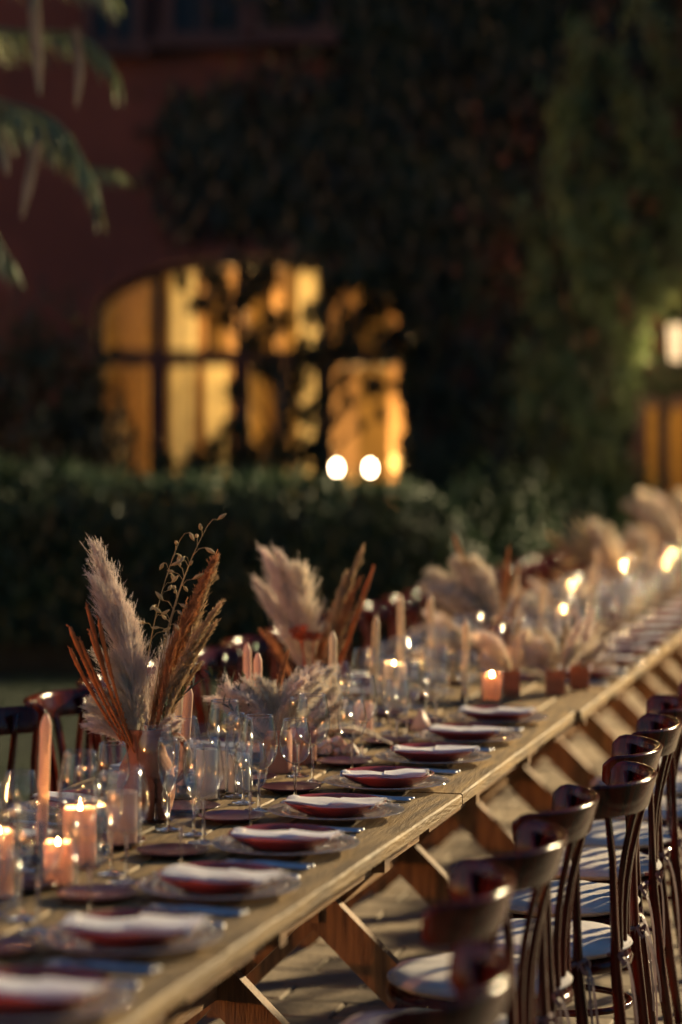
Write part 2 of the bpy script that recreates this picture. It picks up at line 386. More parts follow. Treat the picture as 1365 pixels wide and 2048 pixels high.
# doorway at the right
d_ = MB()
for u in (DU0 + .06, DU1 - .06): d_.box((u, .10, (DTOP - .12) / 2), (.12, .2, DTOP - .12))
d_.box(((DU0 + DU1) / 2, .10, DTOP - .06), (DU1 - DU0 - .004, .21, .12))
d_.box((DU0 + .30, .16, (DTOP - .12) / 2), (.10, .08, DTOP - .124)); d_.box(((DU0 + DU1) / 2, .16, .3), (DU1 - DU0 - .25, .06, .5))
add('door_frame', d_.mesh('door_frame', 'frame'), house)
p_ = MB(); p_.quadgrid([[(DU0 + .12, .15, .1), (DU1 - .12, .15, .1)], [(DU0 + .12, .15, DTOP - .12), (DU1 - .12, .15, DTOP - .12)]]); add('door_pane', p_.mesh('door_pane', 'pane'), house)
# room behind (modelled interior, lit by its own lamps)
rm = MB(); ra, rb, ry, rz = AU - 2.6, DU1 + 1.2, 4.2, 4.0
rm.box(((ra + rb) / 2, TH + ry, rz / 2), (rb - ra, .1, rz)); rm.box((ra, TH + ry / 2, rz / 2), (.1, ry - .1, rz)); rm.box((rb, TH + ry / 2, rz / 2), (.1, ry - .1, rz))
rm.box(((ra + rb) / 2, TH + ry / 2, rz), (rb - ra - .1, ry - .1, .1))
rm.box((pu(420, WD), TH + ry - .35, 1.9), (.35, .6, 3.7)); rm.box((pu(585, WD) , TH + ry - .35, 1.9), (.3, .6, 3.7))
add('room_wall', rm.mesh('room_wall', 'room'), house)
for px_, yy, ww, z1 in ((262, 2.2, .30, 3.9), (395, 1.2, .12, 3.9), (474, 1.6, .22, 3.9), (556, 1.1, .12, 3.9), (215, 3.2, .5, 2.3), (690, 3.4, .3, 3.9), (800, 2.6, .22, 3.9)):  # invented posts, added to put dark bands into the evenly lit window
    pb = MB(); pb.box((pu(px_, WD + yy), TH + yy, z1 / 2 + .05), (ww, .14, z1)); add('added_dark_post', pb.mesh('added_dark_post', 'beam'), house)
rf = MB(); rf.box(((ra + rb) / 2, TH + ry / 2, .02), (rb - ra - .1, ry - .1, .06)); add('room_floor', rf.mesh('room_floor', 'roomfloor'), house)
def curtain(x0, x1, z0, z1, y0, label):
    c = MB(); u0, u1 = pu(x0, WD), pu(x1, WD); k = max(6, int((u1 - u0) / .035))
    rows = [[(u0 + (u1 - u0) * t / k, y0 + .04 * math.sin(t * 1.7) + .01 * math.sin(t * .6), z) for t in range(k + 1)] for z in (z0, (z0 + z1) / 2, z1)]
    c.quadgrid(rows); add('curtain', c.mesh('curtain', 'curtain', True), None, house.location, (0, 0, YAW), label=label, cat='curtain', group='curtains in the arched window')
curtain(332, 388, .1, 3.35, TH + .12, 'cream curtain right of the first mullion of the arched window')
curtain(595, 650, .1, 3.35, TH + .12, 'cream curtain in the right half of the arched window')
curtain(402, 450, .1, 2.45, TH + .25, 'narrow curtain near the middle of the arched window')
curtain(196, 240, .1, 1.95, TH + .12, 'short bright curtain at the left end of the arched window')
def room_lamp(x, y, d, label, m='bulb', r=.045):
    p = PX(x, y, d); t = add('globe_lamp', None, None, (p.x, p.y, .05), (0, 0, YAW), label=label, cat='lamp', group='globe lamps inside the arched window')
    b = MB(); b.lathe([(.0, 0), (.12, 0), (.12, .02), (.02, .04), (.015, p.z - .05 - .1), (.03, p.z - .05 - .08), (0, p.z - .05 - .07)], 16); add('lamp_stand', b.mesh('lamp_stand', 'lampmetal', True), t)
    s = MB(); s.lathe([(0.0, -r)] + [(r * math.sin(k * math.pi / 10), -r * math.cos(k * math.pi / 10)) for k in range(1, 10)] + [(0, r)], 16)
    add('globe', s.mesh('globe', m, True), t, (0, 0, p.z - .05))
M['amber_reflection'] = mat_emit('amber reflection', (1.0, .50, .12), 3.0)  # glowing globes added in place of orange reflections beside the white lamps
room_lamp(674, 936, 25.2, 'white globe lamp shining at lower right of the arched window, left of a pair')
room_lamp(741, 936, 25.2, 'white globe lamp shining at lower right of the arched window, right of a pair')
room_lamp(795, 925, 25.6, 'dim amber globe standing in for a reflection right of the two white lamps in the arched window', 'amber_reflection', .07)
room_lamp(705, 968, 25.0, 'dim amber globe standing in for a reflection below the two white lamps in the arched window', 'amber_reflection', .06)
for nm, p, e in (('room_light', WP(pu(500, WD), WD + 1.3, 2.9), 48), ('room_light', PX(735, 900, 25.0), 130), ('room_light', WP(DU0 + .9, WD + 2.0, 2.6), 60)):
    ld = bpy.data.lights.new(nm, 'POINT'); ld.energy = e; ld.color = (1.0, .62, .22); ld.shadow_soft_size = .15
    lo = bpy.data.objects.new(nm, ld); col.objects.link(lo); lo.location = p
# wall lantern by the doorway
def lantern(u, z, d, label):
    t = add('wall_lantern', None, None, WP(u, d, z), (0, 0, YAW), label=label, cat='lantern', group='wall lanterns by the doorway')
    b = MB(); b.lathe([(0, .30), (.02, .29), (.11, .20), (.12, .185), (.10, .18), (0, .18)], 6); b.lathe([(0, -.2), (.05, -.2), (.08, -.17), (.08, -.16), (0, -.16)], 6)
    for k in range(6):
        a = k * math.pi / 3; b.bar((.08 * math.cos(a), .08 * math.sin(a), -.16), (.105 * math.cos(a), .105 * math.sin(a), .18), .012, .012, Vector((math.cos(a), math.sin(a), 0)))
    b.tube([(0, 0, .3), (0, .02, .36), (0, .12, .38), (0, .2, .34)], .012, 6)
    add('cage', b.mesh('cage', 'lampmetal'), t)
    gl = MB(); gl.lathe([(0, -.155), (.066, -.155), (.088, .17), (0, .175)], 6); add('lamp_glass', gl.mesh('lamp_glass', 'lampglass'), t)
lantern(pu(1352, 22.75), pz(688, 22.75), 22.75, 'glowing wall lantern above the doorway at the right edge')
ld = bpy.data.lights.new('lantern_light', 'POINT'); ld.energy = 16; ld.color = (1.0, .66, .30); ld.shadow_soft_size = .08
lo = bpy.data.objects.new('lantern_light', ld); col.objects.link(lo); lo.location = WP(pu(1352, 22.2), 22.1, pz(700, 22.2))
# floodlight fixture on the wall (outside the frame; the beam above is its light)
ff = MB(); fd = (Vector((-1.4, 6.5, .6)) - FLOOD).normalized()
ff.bar(FLOOD - fd * .28, FLOOD - fd * .12, .36, .3, Vector((0, 0, 1))); ff.tube([FLOOD - fd * .28, FLOOD - fd * .28 + FH * .6 + Vector((0, 0, -.1))], .03, 6)
add('floodlight', ff.mesh('floodlight', 'lampmetal'), label='black garden floodlight fixed high on the house wall', cat='floodlight')

# ---------------------------------------------------------------- hedge
hedge = add('hedge', None, None, WP(-3.0, 17.9, 0), (0, 0, YAW), label='clipped dark green hedge running below the arched window', cat='hedge')
def hedge_top(x): return 1.40 - .75 * np.clip((x - 3.5) / .7, 0, 1) ** 1.5 + .05 * np.sin(x * 1.3 + 1) + .035 * np.sin(x * 3.1)
HL = 4.2                       # half length
hc = MB(); hx = np.linspace(-HL + .15, HL - .15, 40)
sec = [(-.52, 0), (-.55, .6), (-.5, 1.12), (-.25, 1.26), (.25, 1.26), (.5, 1.12), (.55, .6), (.52, 0)]
hc.quadgrid([[(x, yy, z * (hedge_top(x) / 1.40)) for yy, z in sec] for x in hx])
add('branches', hc.mesh('branches', 'hedgecore'), hedge)
n = 34000; t = rng.uniform(0, 1, n); X_ = rng.uniform(-HL, HL, n)
face = rng.choice(3, n, p=[.56, .34, .10])
topz = hedge_top(X_)
P = np.zeros((n, 3)); N = np.zeros((n, 3)); P[:, 0] = X_
Zr = rng.uniform(.1, 1, n) ** .8
P[face == 0] = np.stack([X_, -.60 + rng.normal(0, .05, n) + .10 * np.maximum(0, Zr - .85) / .15, Zr * topz], 1)[face == 0]; N[face == 0] = (0, -1, .25)
P[face == 1] = np.stack([X_, rng.uniform(-.55, .55, n), topz + rng.normal(-.02, .045, n)], 1)[face == 1]; N[face == 1] = (0, -.2, 1)
P[face == 2] = np.stack([np.where(t < .5, -HL, HL), rng.uniform(-.55, .55, n), Zr * hedge_top(np.where(t < .5, -HL, HL))], 1)[face == 2]; N[face == 2] = (0, -.3, .5)
V, F = leaf_cloud(rng, P, N, .060, .4)
add('foliage', fastmesh('foliage', V, F, 'hedgeleaf'), hedge)
# shrubs : big clumps with leaves through their volume
def shrub(name, p, rx, ry, rz, nleaf, size, m, label, stems=6, group=None, zc=None):
    t = add(name, None, None, p, (0, 0, YAW), label=label, cat='shrub', group=group)
    b = MB(); r_ = random.Random(nleaf + int(rx * 100))
    for k in range(stems):
        a = r_.uniform(0, 6.28); q = (rx * .7 * math.cos(a), ry * .7 * math.sin(a), (zc or rz) + rz * r_.uniform(0, .6))
        b.tube([(0.08 * math.cos(a), .08 * math.sin(a), 0), (q[0] * .4, q[1] * .4, q[2] * .5), q], [.03, .02, .006], 5)
    add('branch', b.mesh('branch', 'bark', True), t)
    cl = rng.normal(size=(max(8, nleaf // 160), 3)); cl /= np.linalg.norm(cl, axis=1)[:, None]; cl *= rng.uniform(.35, .95, len(cl))[:, None] ** .6
    idx = rng.integers(0, len(cl), nleaf); q = cl[idx] + rng.normal(0, .17, (nleaf, 3))
    P = q * np.array([rx, ry, rz]) + np.array([0, 0, zc or rz]); P[:, 2] = np.maximum(P[:, 2], .03)
    V, F = leaf_cloud(rng, P, q, size, .4); add('foliage', fastmesh('foliage', V, F, m), t)
    return t
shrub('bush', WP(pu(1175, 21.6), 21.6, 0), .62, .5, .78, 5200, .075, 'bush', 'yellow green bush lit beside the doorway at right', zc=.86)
shrub('bush', WP(pu(1065, 21.2), 21.2, 0), .75, .55, .62, 5200, .07, 'hedgeleaf', 'dark low bush between the hedge and the lit bush', zc=.66)
shrub('bush', WP(pu(985, 19.6), 19.6, 0), .62, .5, .70, 5200, .065, 'hedgeleaf', 'rounded dark bush at the right end of the hedge', zc=.72)
shrub('bush', WP(pu(940, 21.4), 21.4, 0), .7, .5, .55, 4200, .07, 'hedgeleaf', 'dark low bush behind the right end of the hedge', zc=.6)
# small tree whose leaves stand dark before the window
def window_tree(x, d, label, spots, nleaf, trunk_x):
    p0 = WP(pu(trunk_x, d), d, 0); t = add('small_tree', None, None, p0, (0, 0, YAW), label=label, cat='tree')
    b = MB(); Ps = []
    b.tube([(0, 0, 0), (.03, 0, .8), (-.02, .02, 1.6), (.04, 0, 2.3)], [.05, .045, .04, .03], 7)
    for (sx, sy, r_) in spots:
        c = PX(sx, sy, d) - p0; lc = Vector((c.dot(RT), rnd.uniform(-.25, .25), c.z))
        b.tube([(0, 0, min(2.2, max(.6, lc.z - .5))), tuple((Vector((0, 0, min(2.3, max(.7, lc.z - .3)))) + lc) / 2), tuple(lc)], [.022, .014, .005], 5)
        r_ *= .72; k = int(nleaf * r_ * r_ / .1)
        q = rng.normal(size=(k, 3)); q /= np.linalg.norm(q, axis=1)[:, None]; q *= (rng.uniform(0, 1, k) ** .45)[:, None]
        Ps.append(np.array(lc) + q * np.array([r_, r_ * .7, r_ * .9]))
    add('trunk', b.mesh('trunk', 'bark', True), t)
    P = np.concatenate(Ps); V, F = leaf_cloud(rng, P, np.tile([0, -1, .3], (len(P), 1)), .11, .4, align=.3)
    add('crown', fastmesh('crown', V, F, 'ivy'), t)
window_tree(560, 21.9, 'dark leafy young tree standing before the middle of the arched window',
            [(470, 600, .26), (520, 560, .28), (430, 560, .2), (400, 610, .16), (360, 560, .12), (505, 680, .2), (560, 640, .24), (450, 640, .15), (590, 760, .26), (540, 740, .2), (600, 830, .24), (560, 900, .3), (470, 860, .2), (620, 900, .3), (500, 930, .3), (440, 900, .22), (400, 930, .25), (470, 780, .16), (610, 700, .22), (630, 630, .2), (330, 930, .2)], 250, 560)
window_tree(720, 22.2, 'dark leafy young tree before the right end of the arched window',
            [(660, 600, .2), (700, 560, .24), (740, 620, .26), (690, 690, .25), (780, 690, .3), (800, 600, .2), (640, 720, .2), (690, 760, .13), (745, 775, .16), (800, 770, .14), (640, 800, .16), (720, 850, .1), (700, 640, .24), (770, 560, .24), (830, 700, .25), (660, 560, .2), (765, 830, .1), (690, 800, .1)], 250, 640)
# ivy mat on the right part of the wall, and over the arch
def ivy(name, label, n, sampler, m, size, off=.10, cat='ivy'):
    t = add(name, None, None, WP(0, WD, 0), (0, 0, YAW), label=label, cat=cat)
    pts = sampler(n); n = len(pts)
    P = np.stack([pts[:, 0], -rng.uniform(.02, off, n), pts[:, 1]], 1)
    V, F = leaf_cloud(rng, P, np.tile([0, -1, .35], (n, 1)), size, .45, .8, .6, .6)
    add('leaves', fastmesh('leaves', V, F, m), t)
    b = MB(); r_ = random.Random(n)
    for k in range(14):
        q = pts[r_.randrange(n)]; u = q[0]; z = 0.0; path = [(u, -.02, z)]
        while z < q[1]: z += .4; u += r_.uniform(-.12, .12); path.append((u, -.02, z))
        if len(path) > 2 and not (AU - AH - .1 < u < AU + AH + .1 and True): b.tube(path, .012, 4)
    if b.v: add('stems', b.mesh('stems', 'bark'), t)
def clumps(cx, cz, spread, k): return np.stack([rng.normal(cx, spread, k), rng.normal(cz, spread * 1.3, k)], 1)
def s_green(n):
    out = []
    cen = np.stack([rng.uniform(pu(690, WD), 7.5, 420), rng.uniform(.2, 9.5, 420)], 1)
    cen = np.concatenate([cen, np.stack([rng.uniform(pu(520, WD), pu(900, WD), 26), rng.uniform(3.6, 7.2, 26)], 1),
                          np.stack([rng.uniform(pu(300, WD), pu(560, WD), 7), rng.uniform(3.7, 4.8, 7)], 1)])
    idx = rng.integers(0, len(cen), n); p = cen[idx] + rng.normal(0, .24, (n, 2))
    inwin = (np.abs(p[:, 0] - AU) < AH - .12) & (p[:, 1] < ASP + ARISE * np.sqrt(np.maximum(0, 1 - ((p[:, 0] - AU) / AH) ** 2)) - .12)
    indoor = (p[:, 0] > DU0) & (p[:, 0] < DU1) & (p[:, 1] < DTOP)
    return p[~inwin & ~indoor & (p[:, 1] > .05)]
ivy('ivy', 'dense dark green ivy covering the right half of the house wall', 52000, s_green, 'ivy', .11)
def s_rust(n):
    p = np.stack([rng.uniform(pu(980, WD), 7.5, 70), rng.uniform(2.4, 8.5, 70)], 1); idx = rng.integers(0, 70, n)
    p = p[idx] + rng.normal(0, .28, (n, 2)); return p[~((p[:, 0] > DU0) & (p[:, 0] < DU1) & (p[:, 1] < DTOP))]
ivy('creeper', 'rust brown creeper leaves on the wall at upper right', 5000, s_rust, 'ivyrust', .10, .16, 'creeper')
# hanging vines : pale green strands at the right
def hanging_vine(x0, y0, x1, y1, d, k, label, spread=.10):
    a, b = PX(x0, y0, d), PX(x1, y1, d); L = (a - b).length
    t = add('hanging_vine', None, None, tuple(a), (0, 0, 0), label=label, cat='vine', group='pale vines hanging down the right of the wall')
    mb = MB(); path = []
    for i in range(9):
        s = i / 8; p = a.lerp(b, s) - a; p += RT * (.05 * math.sin(s * 5 + x0)) + FH * (.05 * math.sin(s * 4 + y0)); path.append(tuple(p))
    mb.tube(path, .010, 5); add('stem', mb.mesh('stem', 'bark', True), t)
    P = np.array(path); n = int(k * L); s = rng.uniform(0, 8, n); i = np.minimum(s.astype(int), 7); fr_ = (s - i)[:, None]
    Q = P[i] * (1 - fr_) + P[i + 1] * fr_ + rng.normal(0, spread, (n, 3)) * np.array([.8, .8, .6])
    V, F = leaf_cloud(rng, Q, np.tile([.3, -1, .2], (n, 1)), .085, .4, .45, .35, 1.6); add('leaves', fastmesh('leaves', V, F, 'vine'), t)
hv = [(1100, 200, 1135, 400, 'upper vine of two pale strands above the green wall, left one'), (1160, 210, 1190, 420, 'upper vine of two pale strands above the green wall, right one'),
      (1135, 400, 1160, 610, 'middle vine continuing below the two upper strands'), (1235, 380, 1270, 560, 'short pale vine right of the middle strand'),
      (1085, 560, 1110, 740, 'vine hanging lowest left above the dark bush'), (1115, 680, 1160, 880, 'long vine ending above the yellow green bush'),
      (1190, 580, 1240, 700, 'slanting vine left of the wall lantern'), (1318, 200, 1330, 450, 'long pale vine near the upper right edge'),
      (1285, 0, 1300, 60, 'vine tip at the very top right'), (1215, 100, 1240, 190, 'small vine tuft near the top right'),
      (1270, 680, 1240, 800, 'green vine over the top left corner of the doorway'), (1245, 780, 1210, 930, 'green vine hanging along the doorway post')]
hv += [(1060, 420, 1075, 560, 'dim vine left of the middle strand'), (1180, 420, 1215, 600, 'vine between the middle and the short strand'), (1280, 460, 1300, 640, 'vine above the wall lantern'), (1345, 380, 1360, 600, 'vine at the right edge above the lantern'), (1150, 60, 1165, 220, 'dim vine at the top above the upper strands'), (1260, 180, 1280, 380, 'vine left of the long strand near the edge'), (1160, 740, 1185, 900, 'vine over the left part of the lit bush'), (1050, 700, 1070, 880, 'dark low vine left of the lit bush'), (1335, 40, 1345, 200, 'vine at the top right corner')]
for x0, y0, x1, y1, lb in hv: hanging_vine(x0, y0, x1, y1, 22.1, 460, lb, .09)
# dark bush at the left of the wall, and the palm at upper left
shrub('bush', WP(pu(60, 21.5), 21.5, 0), 1.05, .6, 1.3, 6500, .09, 'ivy', 'tall dark bush left of the arched window', zc=1.5)
def palm():
    d = 13.0; c0 = PX(-190, 60, d); t = add('palm_tree', None, None, (c0.x, c0.y, 0), label='palm tree with arching fronds and dry hanging leaves at upper left', cat='palm')
    b = MB(); cz = c0.z
    b.tube([(0, 0, 0), (.05, 0, 1.0), (.02, .04, 2.2), (0, 0, cz)], [.17, .13, .12, .14], 12); add('trunk', b.mesh('trunk', 'bark', True), t)
    loc = lambda x, y, dd=0: PX(x, y, d + dd) - Vector((c0.x, c0.y, 0))
    def frond(pts, m, ll, nl, droop, dd=0):
        P = [loc(x, y, dd) for x, y in pts]; P = [Vector((0, 0, cz))] + P
        fb = MB(); path = []
        for i in range(len(P) - 1):
            p0, p1, p2, p3 = P[max(i - 1, 0)], P[i], P[i + 1], P[min(i + 2, len(P) - 1)]
            for k in range(6):
                u = k / 6; path.append(.5 * ((2 * p1) + (p2 - p0) * u + (2 * p0 - 5 * p1 + 4 * p2 - p3) * u * u + (3 * p1 - p0 - 3 * p2 + p3) * u ** 3))
        path.append(P[-1]); nP = len(path)
        fb.tube(path, [.022 * (1 - .75 * i / nP) for i in range(nP)], 6)
        for i in range(nl):
            s = .25 + .75 * i / nl; k = min(nP - 2, int(s * (nP - 1))); p = path[k].lerp(path[k + 1], s * (nP - 1) - k); tg = (path[k + 1] - path[k]).normalized()
            for sd in (-1, 1):
                side = tg.cross(FH).normalized() * sd * .55 + FH * sd * rnd.uniform(.2, .8)
                dr = (tg * .9 + side * .55 + Vector((0, 0, -droop * rnd.uniform(.5, 1.3)))).normalized(); L = ll * (1 - .5 * s) * rnd.uniform(.8, 1.15)
                w_ = dr.cross(Vector((rnd.uniform(-1, 1), rnd.uniform(-1, 1), .3))).normalized()
                q = p + dr * L * .5; e = p + dr * L + Vector((0, 0, -L * .25 * droop)); fb.ribbon([p, q, e], [.014, .026, .003], w_)
        add('frond', fb.mesh('frond', m), t)
    frond([(-60, 180), (20, 212), (110, 245), (165, 320), (198, 405)], 'frond', .30, 44, .9)
    frond([(-60, 60), (40, 70), (150, 75), (215, 120), (235, 160)], 'frond', .26, 36, .8, .8)
    frond([(-90, 220), (-10, 245), (70, 265), (150, 330), (235, 345)], 'frond', .24, 36, .6, .5)
    frond([(-120, 300), (-40, 420), (20, 520)], 'frond', .3, 30, .9, .3)
    frond([(-100, -60), (0, -80), (130, -60), (220, -10)], 'frond', .3, 36, .8, .4)
    for pts, dd in (([(-300, 20), (-420, 60), (-520, 160), (-570, 300)], .2), ([(-280, -60), (-380, -140), (-500, -120), (-600, 0)], -.4), ([(-220, -120), (-240, -220), (-300, -280), (-400, -260)], .5),
                    ([(-160, -120), (-110, -240), (-20, -290), (90, -240)], -.5), ([(-250, 140), (-330, 260), (-380, 400)], -.3), ([(-190, 150), (-210, 280), (-240, 420)], .6)):
        frond(pts, 'frond', .3, 34, .8, dd)
    def dry(pts, w0):
        P = [loc(x, y) for x, y in pts]; fb = MB(); fb.ribbon(P, [w0 * .7, w0, w0 * .9, w0 * .25][:len(P)], RT); fb.ribbon([p + FH * .01 for p in P], [w0 * .5, w0 * .7, w0 * .6, .01][:len(P)], (RT + FH * .9).normalized())
        o = add('dry_leaf', fb.mesh('dry_leaf', 'deadfrond'), t); md = o.modifiers.new('thick', 'SOLIDIFY'); md.thickness = .006
    dry([(72, -60), (72, 30), (78, 120), (82, 190)], .062); dry([(155, 60), (160, 110), (162, 150), (155, 215)], .052)
    dry([(82, 255), (72, 310), (58, 375), (46, 435)], .058); dry([(0, 250), (5, 290), (14, 330), (16, 350)], .05)
palm()

# ================================================================== TABLES
plank_w = 2 * HALF / 7
def plank_mesh(seed, L):
    r_ = random.Random(seed); b = MB(); W_ = plank_w - .005; n = 10
    rows = []
    for i in range(n + 1):
        y = L * i / n; e0 = r_.uniform(-.0012, .0012); e1 = r_.uniform(-.0012, .0012); h = r_.uniform(-.0008, .0008)
        a, c = -W_ / 2 + e0, W_ / 2 + e1
        rows.append([(a, y, -.029), (a, y, -.004), (a + .004, y, h), (c - .004, y, h), (c, y, -.004), (c, y, -.029)])
    b.quadgrid(rows, True); k = len(rows[0]); b.f.append(tuple(range(k))); b.f.append(tuple(n * k + i for i in range(k))[::-1])
    return b.mesh('plank', 'tabletop')
TL = 1.985
planks = [plank_mesh(i, TL) for i in range(9)]
def bx(nm, c, d, m, y0=0):
    b = MB(); b.box(c, d); return b.mesh(nm, m)
apron_me = bx('apron', (0, 0, 0), (.035, TL - .12, .085), 'beam'); cross_me = bx('crossbar', (0, 0, 0), (.90, .05, .08), 'beam')
leg_a = MB(); leg_a.bar((-.30, 0, .62), (.345, 0, 0.0), .105, .042); leg_a = leg_a.mesh('leg', 'leg')
leg_b = MB(); leg_b.bar((.30, 0, .62), (-.345, 0, 0.0), .105, .042); leg_b = leg_b.mesh('leg', 'leg')
str_me = bx('stretcher', (0, 0, 0), (.035, 1.13, .085), 'beam')
shoe_me = bx('crossbar', (0, 0, 0), (.90, .05, .08), 'beam')
tables = []
for i in range(10):
    y0 = 2.12 + 2.0 * i; jx = [-.046, -.034, -.006, .012, -.004, .006, -.008, .004, 0, .006][i]
    where = ['nearest the camera, lower left', 'in the blurred left foreground', 'ending at the first visible joint', 'just beyond the visible joint in sharp focus'][i] if i < 4 else ORD[i - 4] + ' after the terracotta pots toward the far end'
    t = add('trestle_table', None, None, (TX + jx, y0, 0), (0, 0, R([-.4, -.95, 0, .1, -.1, 0, .1, 0, -.1, 0][i])), label='weathered wooden plank table, ' + where, cat='table', group='plank tables set end to end')
    for k in range(7):
        add('plank', planks[(i * 4 + k * 2) % 9], t, (-HALF + plank_w * (k + .5), 0 + rnd.uniform(-.004, .004), TOP + rnd.uniform(-.0012, .0012)))
    for s in (-1, 1): add('apron', apron_me, t, (s * .40, TL / 2, TOP - .0725))
    for yy in (.48, 1.50):
        add('leg', leg_a, t, (0, yy, .022)); add('leg', leg_b, t, (0, yy + .045, .022)); add('crossbar', cross_me, t, (0, yy + .092 if yy < 1 else yy - .05, TOP - .0702))
    add('stretcher', str_me, t, (0, 1.01, .345))
    tables.append(t)

# ================================================================== CHAIRS
def chair_meshes():
    c = {}
    b = MB(); rows = []; NT = 26
    for i in range(NT + 1):
        t = R(-84 + 168 * i / NT); x = .105 + .135 * math.cos(t); y = .228 * math.sin(t); nx, ny = math.cos(t) / .135, math.sin(t) / .228
        l = math.hypot(nx, ny); nx, ny = nx / l, ny / l
        e = abs(2 * i / NT - 1); e2 = max(0, (e - .86) / .14); h = .078 * (1 - .45 * e2 ** 2); zc = .838 - .004 * e2; th = .0105 * (1 - .25 * e2)
        lean = .012
        pr = [(-th * .8, -h / 2), (th * .8, -h / 2), (th, -h / 2 + .004), (th, 0), (th, h / 2 - .011), (th * .97, h / 2 - .006), (th * .75, h / 2 - .002), (th * .3, h / 2), (-th * .3, h / 2), (-th * .75, h / 2 - .002), (-th * .97, h / 2 - .006), (-th, h / 2 - .011), (-th, 0), (-th, -h / 2 + .004)]; NP = len(pr)
        rows.append([(x + nx * (o + lean * z / .044), y + ny * (o + lean * z / .044), zc + z) for o, z in pr])
    b.quadgrid(rows, True); b.f.append(tuple(range(NP))[::-1]); b.f.append(tuple(NT * NP + k for k in range(NP))); c['rail'] = b.mesh('top_rail', 'chair', True)
    def post(s):
        b = MB(); rows = []
        for x, y, z, wx, wy in ((.245, .180, 0, .013, .014), (.212, .172, .22, .015, .016), (.190, .166, .44, .013, .020), (.186, .168, .56, .009, .020), (.182, .172, .70, .008, .0195), (.172, .176, .80, .0075, .019), (.166, .178, .858, .0075, .0185)):
            rows.append([(x + wx * math.cos(a) * 1.0, s * y + wy * (abs(math.sin(a)) ** .6) * (1 if math.sin(a) > 0 else -1), z) for a in (2 * math.pi * k / 12 for k in range(12))])
        b.quadgrid(rows, True); b.f.append(tuple(range(12))[::-1]); b.f.append(tuple(6 * 12 + k for k in range(12))); return b.mesh('back_post', 'chair', True)
    c['post'] = [post(-1), post(1)]
    def slat(y0, y1, x1):
        b = MB(); rows = []
        for i in range(7):
            s = i / 6; z = .45 + (.815 - .45) * s; x = .186 + (x1 - .186) * s - .018 * math.sin(math.pi * s); y = y0 + (y1 - y0) * s; a = .0185
            rows.append([(x - .005, y - a, z), (x + .005, y - a, z), (x + .008, y, z), (x + .005, y + a, z), (x - .005, y + a, z), (x - .008, y, z)])
        b.quadgrid(rows, True); return b.mesh('slat', 'chair', True)
    c['slat'] = [slat(-.055, -.080, .222), slat(0, 0, .232), slat(.055, .080, .222)]
    b = MB(); b.lathe([(0, .425), (.185, .425), (.203, .432), (.206, .445), (.20, .456), (0, .458)], 36); c['seat'] = b.mesh('seat', 'chair', True)
    def fl(s):
        b = MB(); b.tube([(-.185, s * .155, 0), (-.165, s * .14, .2), (-.145, s * .125, .43)], [.0115, .0145, .018], 10); return b.mesh('leg', 'chair', True)
    c['leg'] = [fl(-1), fl(1)]
    b = MB(); b.tube([(.18 * math.cos(2 * math.pi * k / 24), .155 * math.sin(2 * math.pi * k / 24), .215) for k in range(25)], .009, 8, False); c['ring'] = b.mesh('ring_stretcher', 'chair', True)
    # cushion
    def cush(seed):
        r_ = random.Random(seed); b = MB(); n = 40; ph = r_.uniform(0, 6)
        prof = [(0, .004), (.12, .003), (.186, .006), (.199, .016), (.199, .022), (.192, .031), (.16, .0395), (.10, .0425), (.05, .041), (0, .038)]
        rows = [[(max(r, 1e-4) * (1 + .012 * math.sin(5 * a + ph) + .008 * math.sin(17 * a)) * math.cos(a), max(r, 1e-4) * (1 + .012 * math.sin(5 * a + ph) + .008 * math.sin(17 * a)) * math.sin(a), z + (.0022 * math.sin(9 * a + ph) * (r / .2)) * (z > .02)) for a in (2 * math.pi * k / n for k in range(n))] for r, z in prof]
        b.quadgrid(rows, True); return b.mesh('pad', 'cushion', True)
    c['pad'] = [cush(1), cush(2), cush(3)]
    b = MB(); b.tube([(.2005 * math.cos(2 * math.pi * k / 40), .2005 * math.sin(2 * math.pi * k / 40), .019) for k in range(41)], .0038, 6, False); c['piping'] = b.mesh('piping', 'cushion', True)
    def tie(seed, s):
        r_ = random.Random(seed); b = MB(); o = Vector((.188, s * .158, .02))
        b.tube([o + Vector((-.02, -s * .02, 0)), o + Vector((.012, 0, .01)), o + Vector((.016, s * .014, .012))], .006, 6)
        for k in range(2):
            L = r_.uniform(.16, .30); sx = r_.uniform(.012, .05); sy = s * r_.uniform(-.03, .05); pts = []
            for i in range(9):
                u = i / 8; pts.append(o + Vector((.016 + sx * math.sin(u * 1.6), sy * u + .006 * math.sin(u * 7 + seed), .03 * math.sin(u * 3.1) * (1 - u) - L * u ** 1.3)))
            b.ribbon(pts, .011, Vector((.4, 1, 0)).normalized())
        for k in (-1, 1):                # bow loop
            pts = [o + Vector((.016 + .012 * math.sin(a), k * .028 * (1 - math.cos(a)) / 2, .012 * math.sin(2 * a))) for a in (2 * math.pi * i / 10 for i in range(11))]
            b.ribbon(pts, .010, Vector((.2, .2, 1)).normalized())
        return b.mesh('tie', 'ribbon')
    c['tie'] = [[tie(i * 2 + (s > 0), s) for s in (-1, 1)] for i in range(4)]
    return c
CH = chair_meshes()
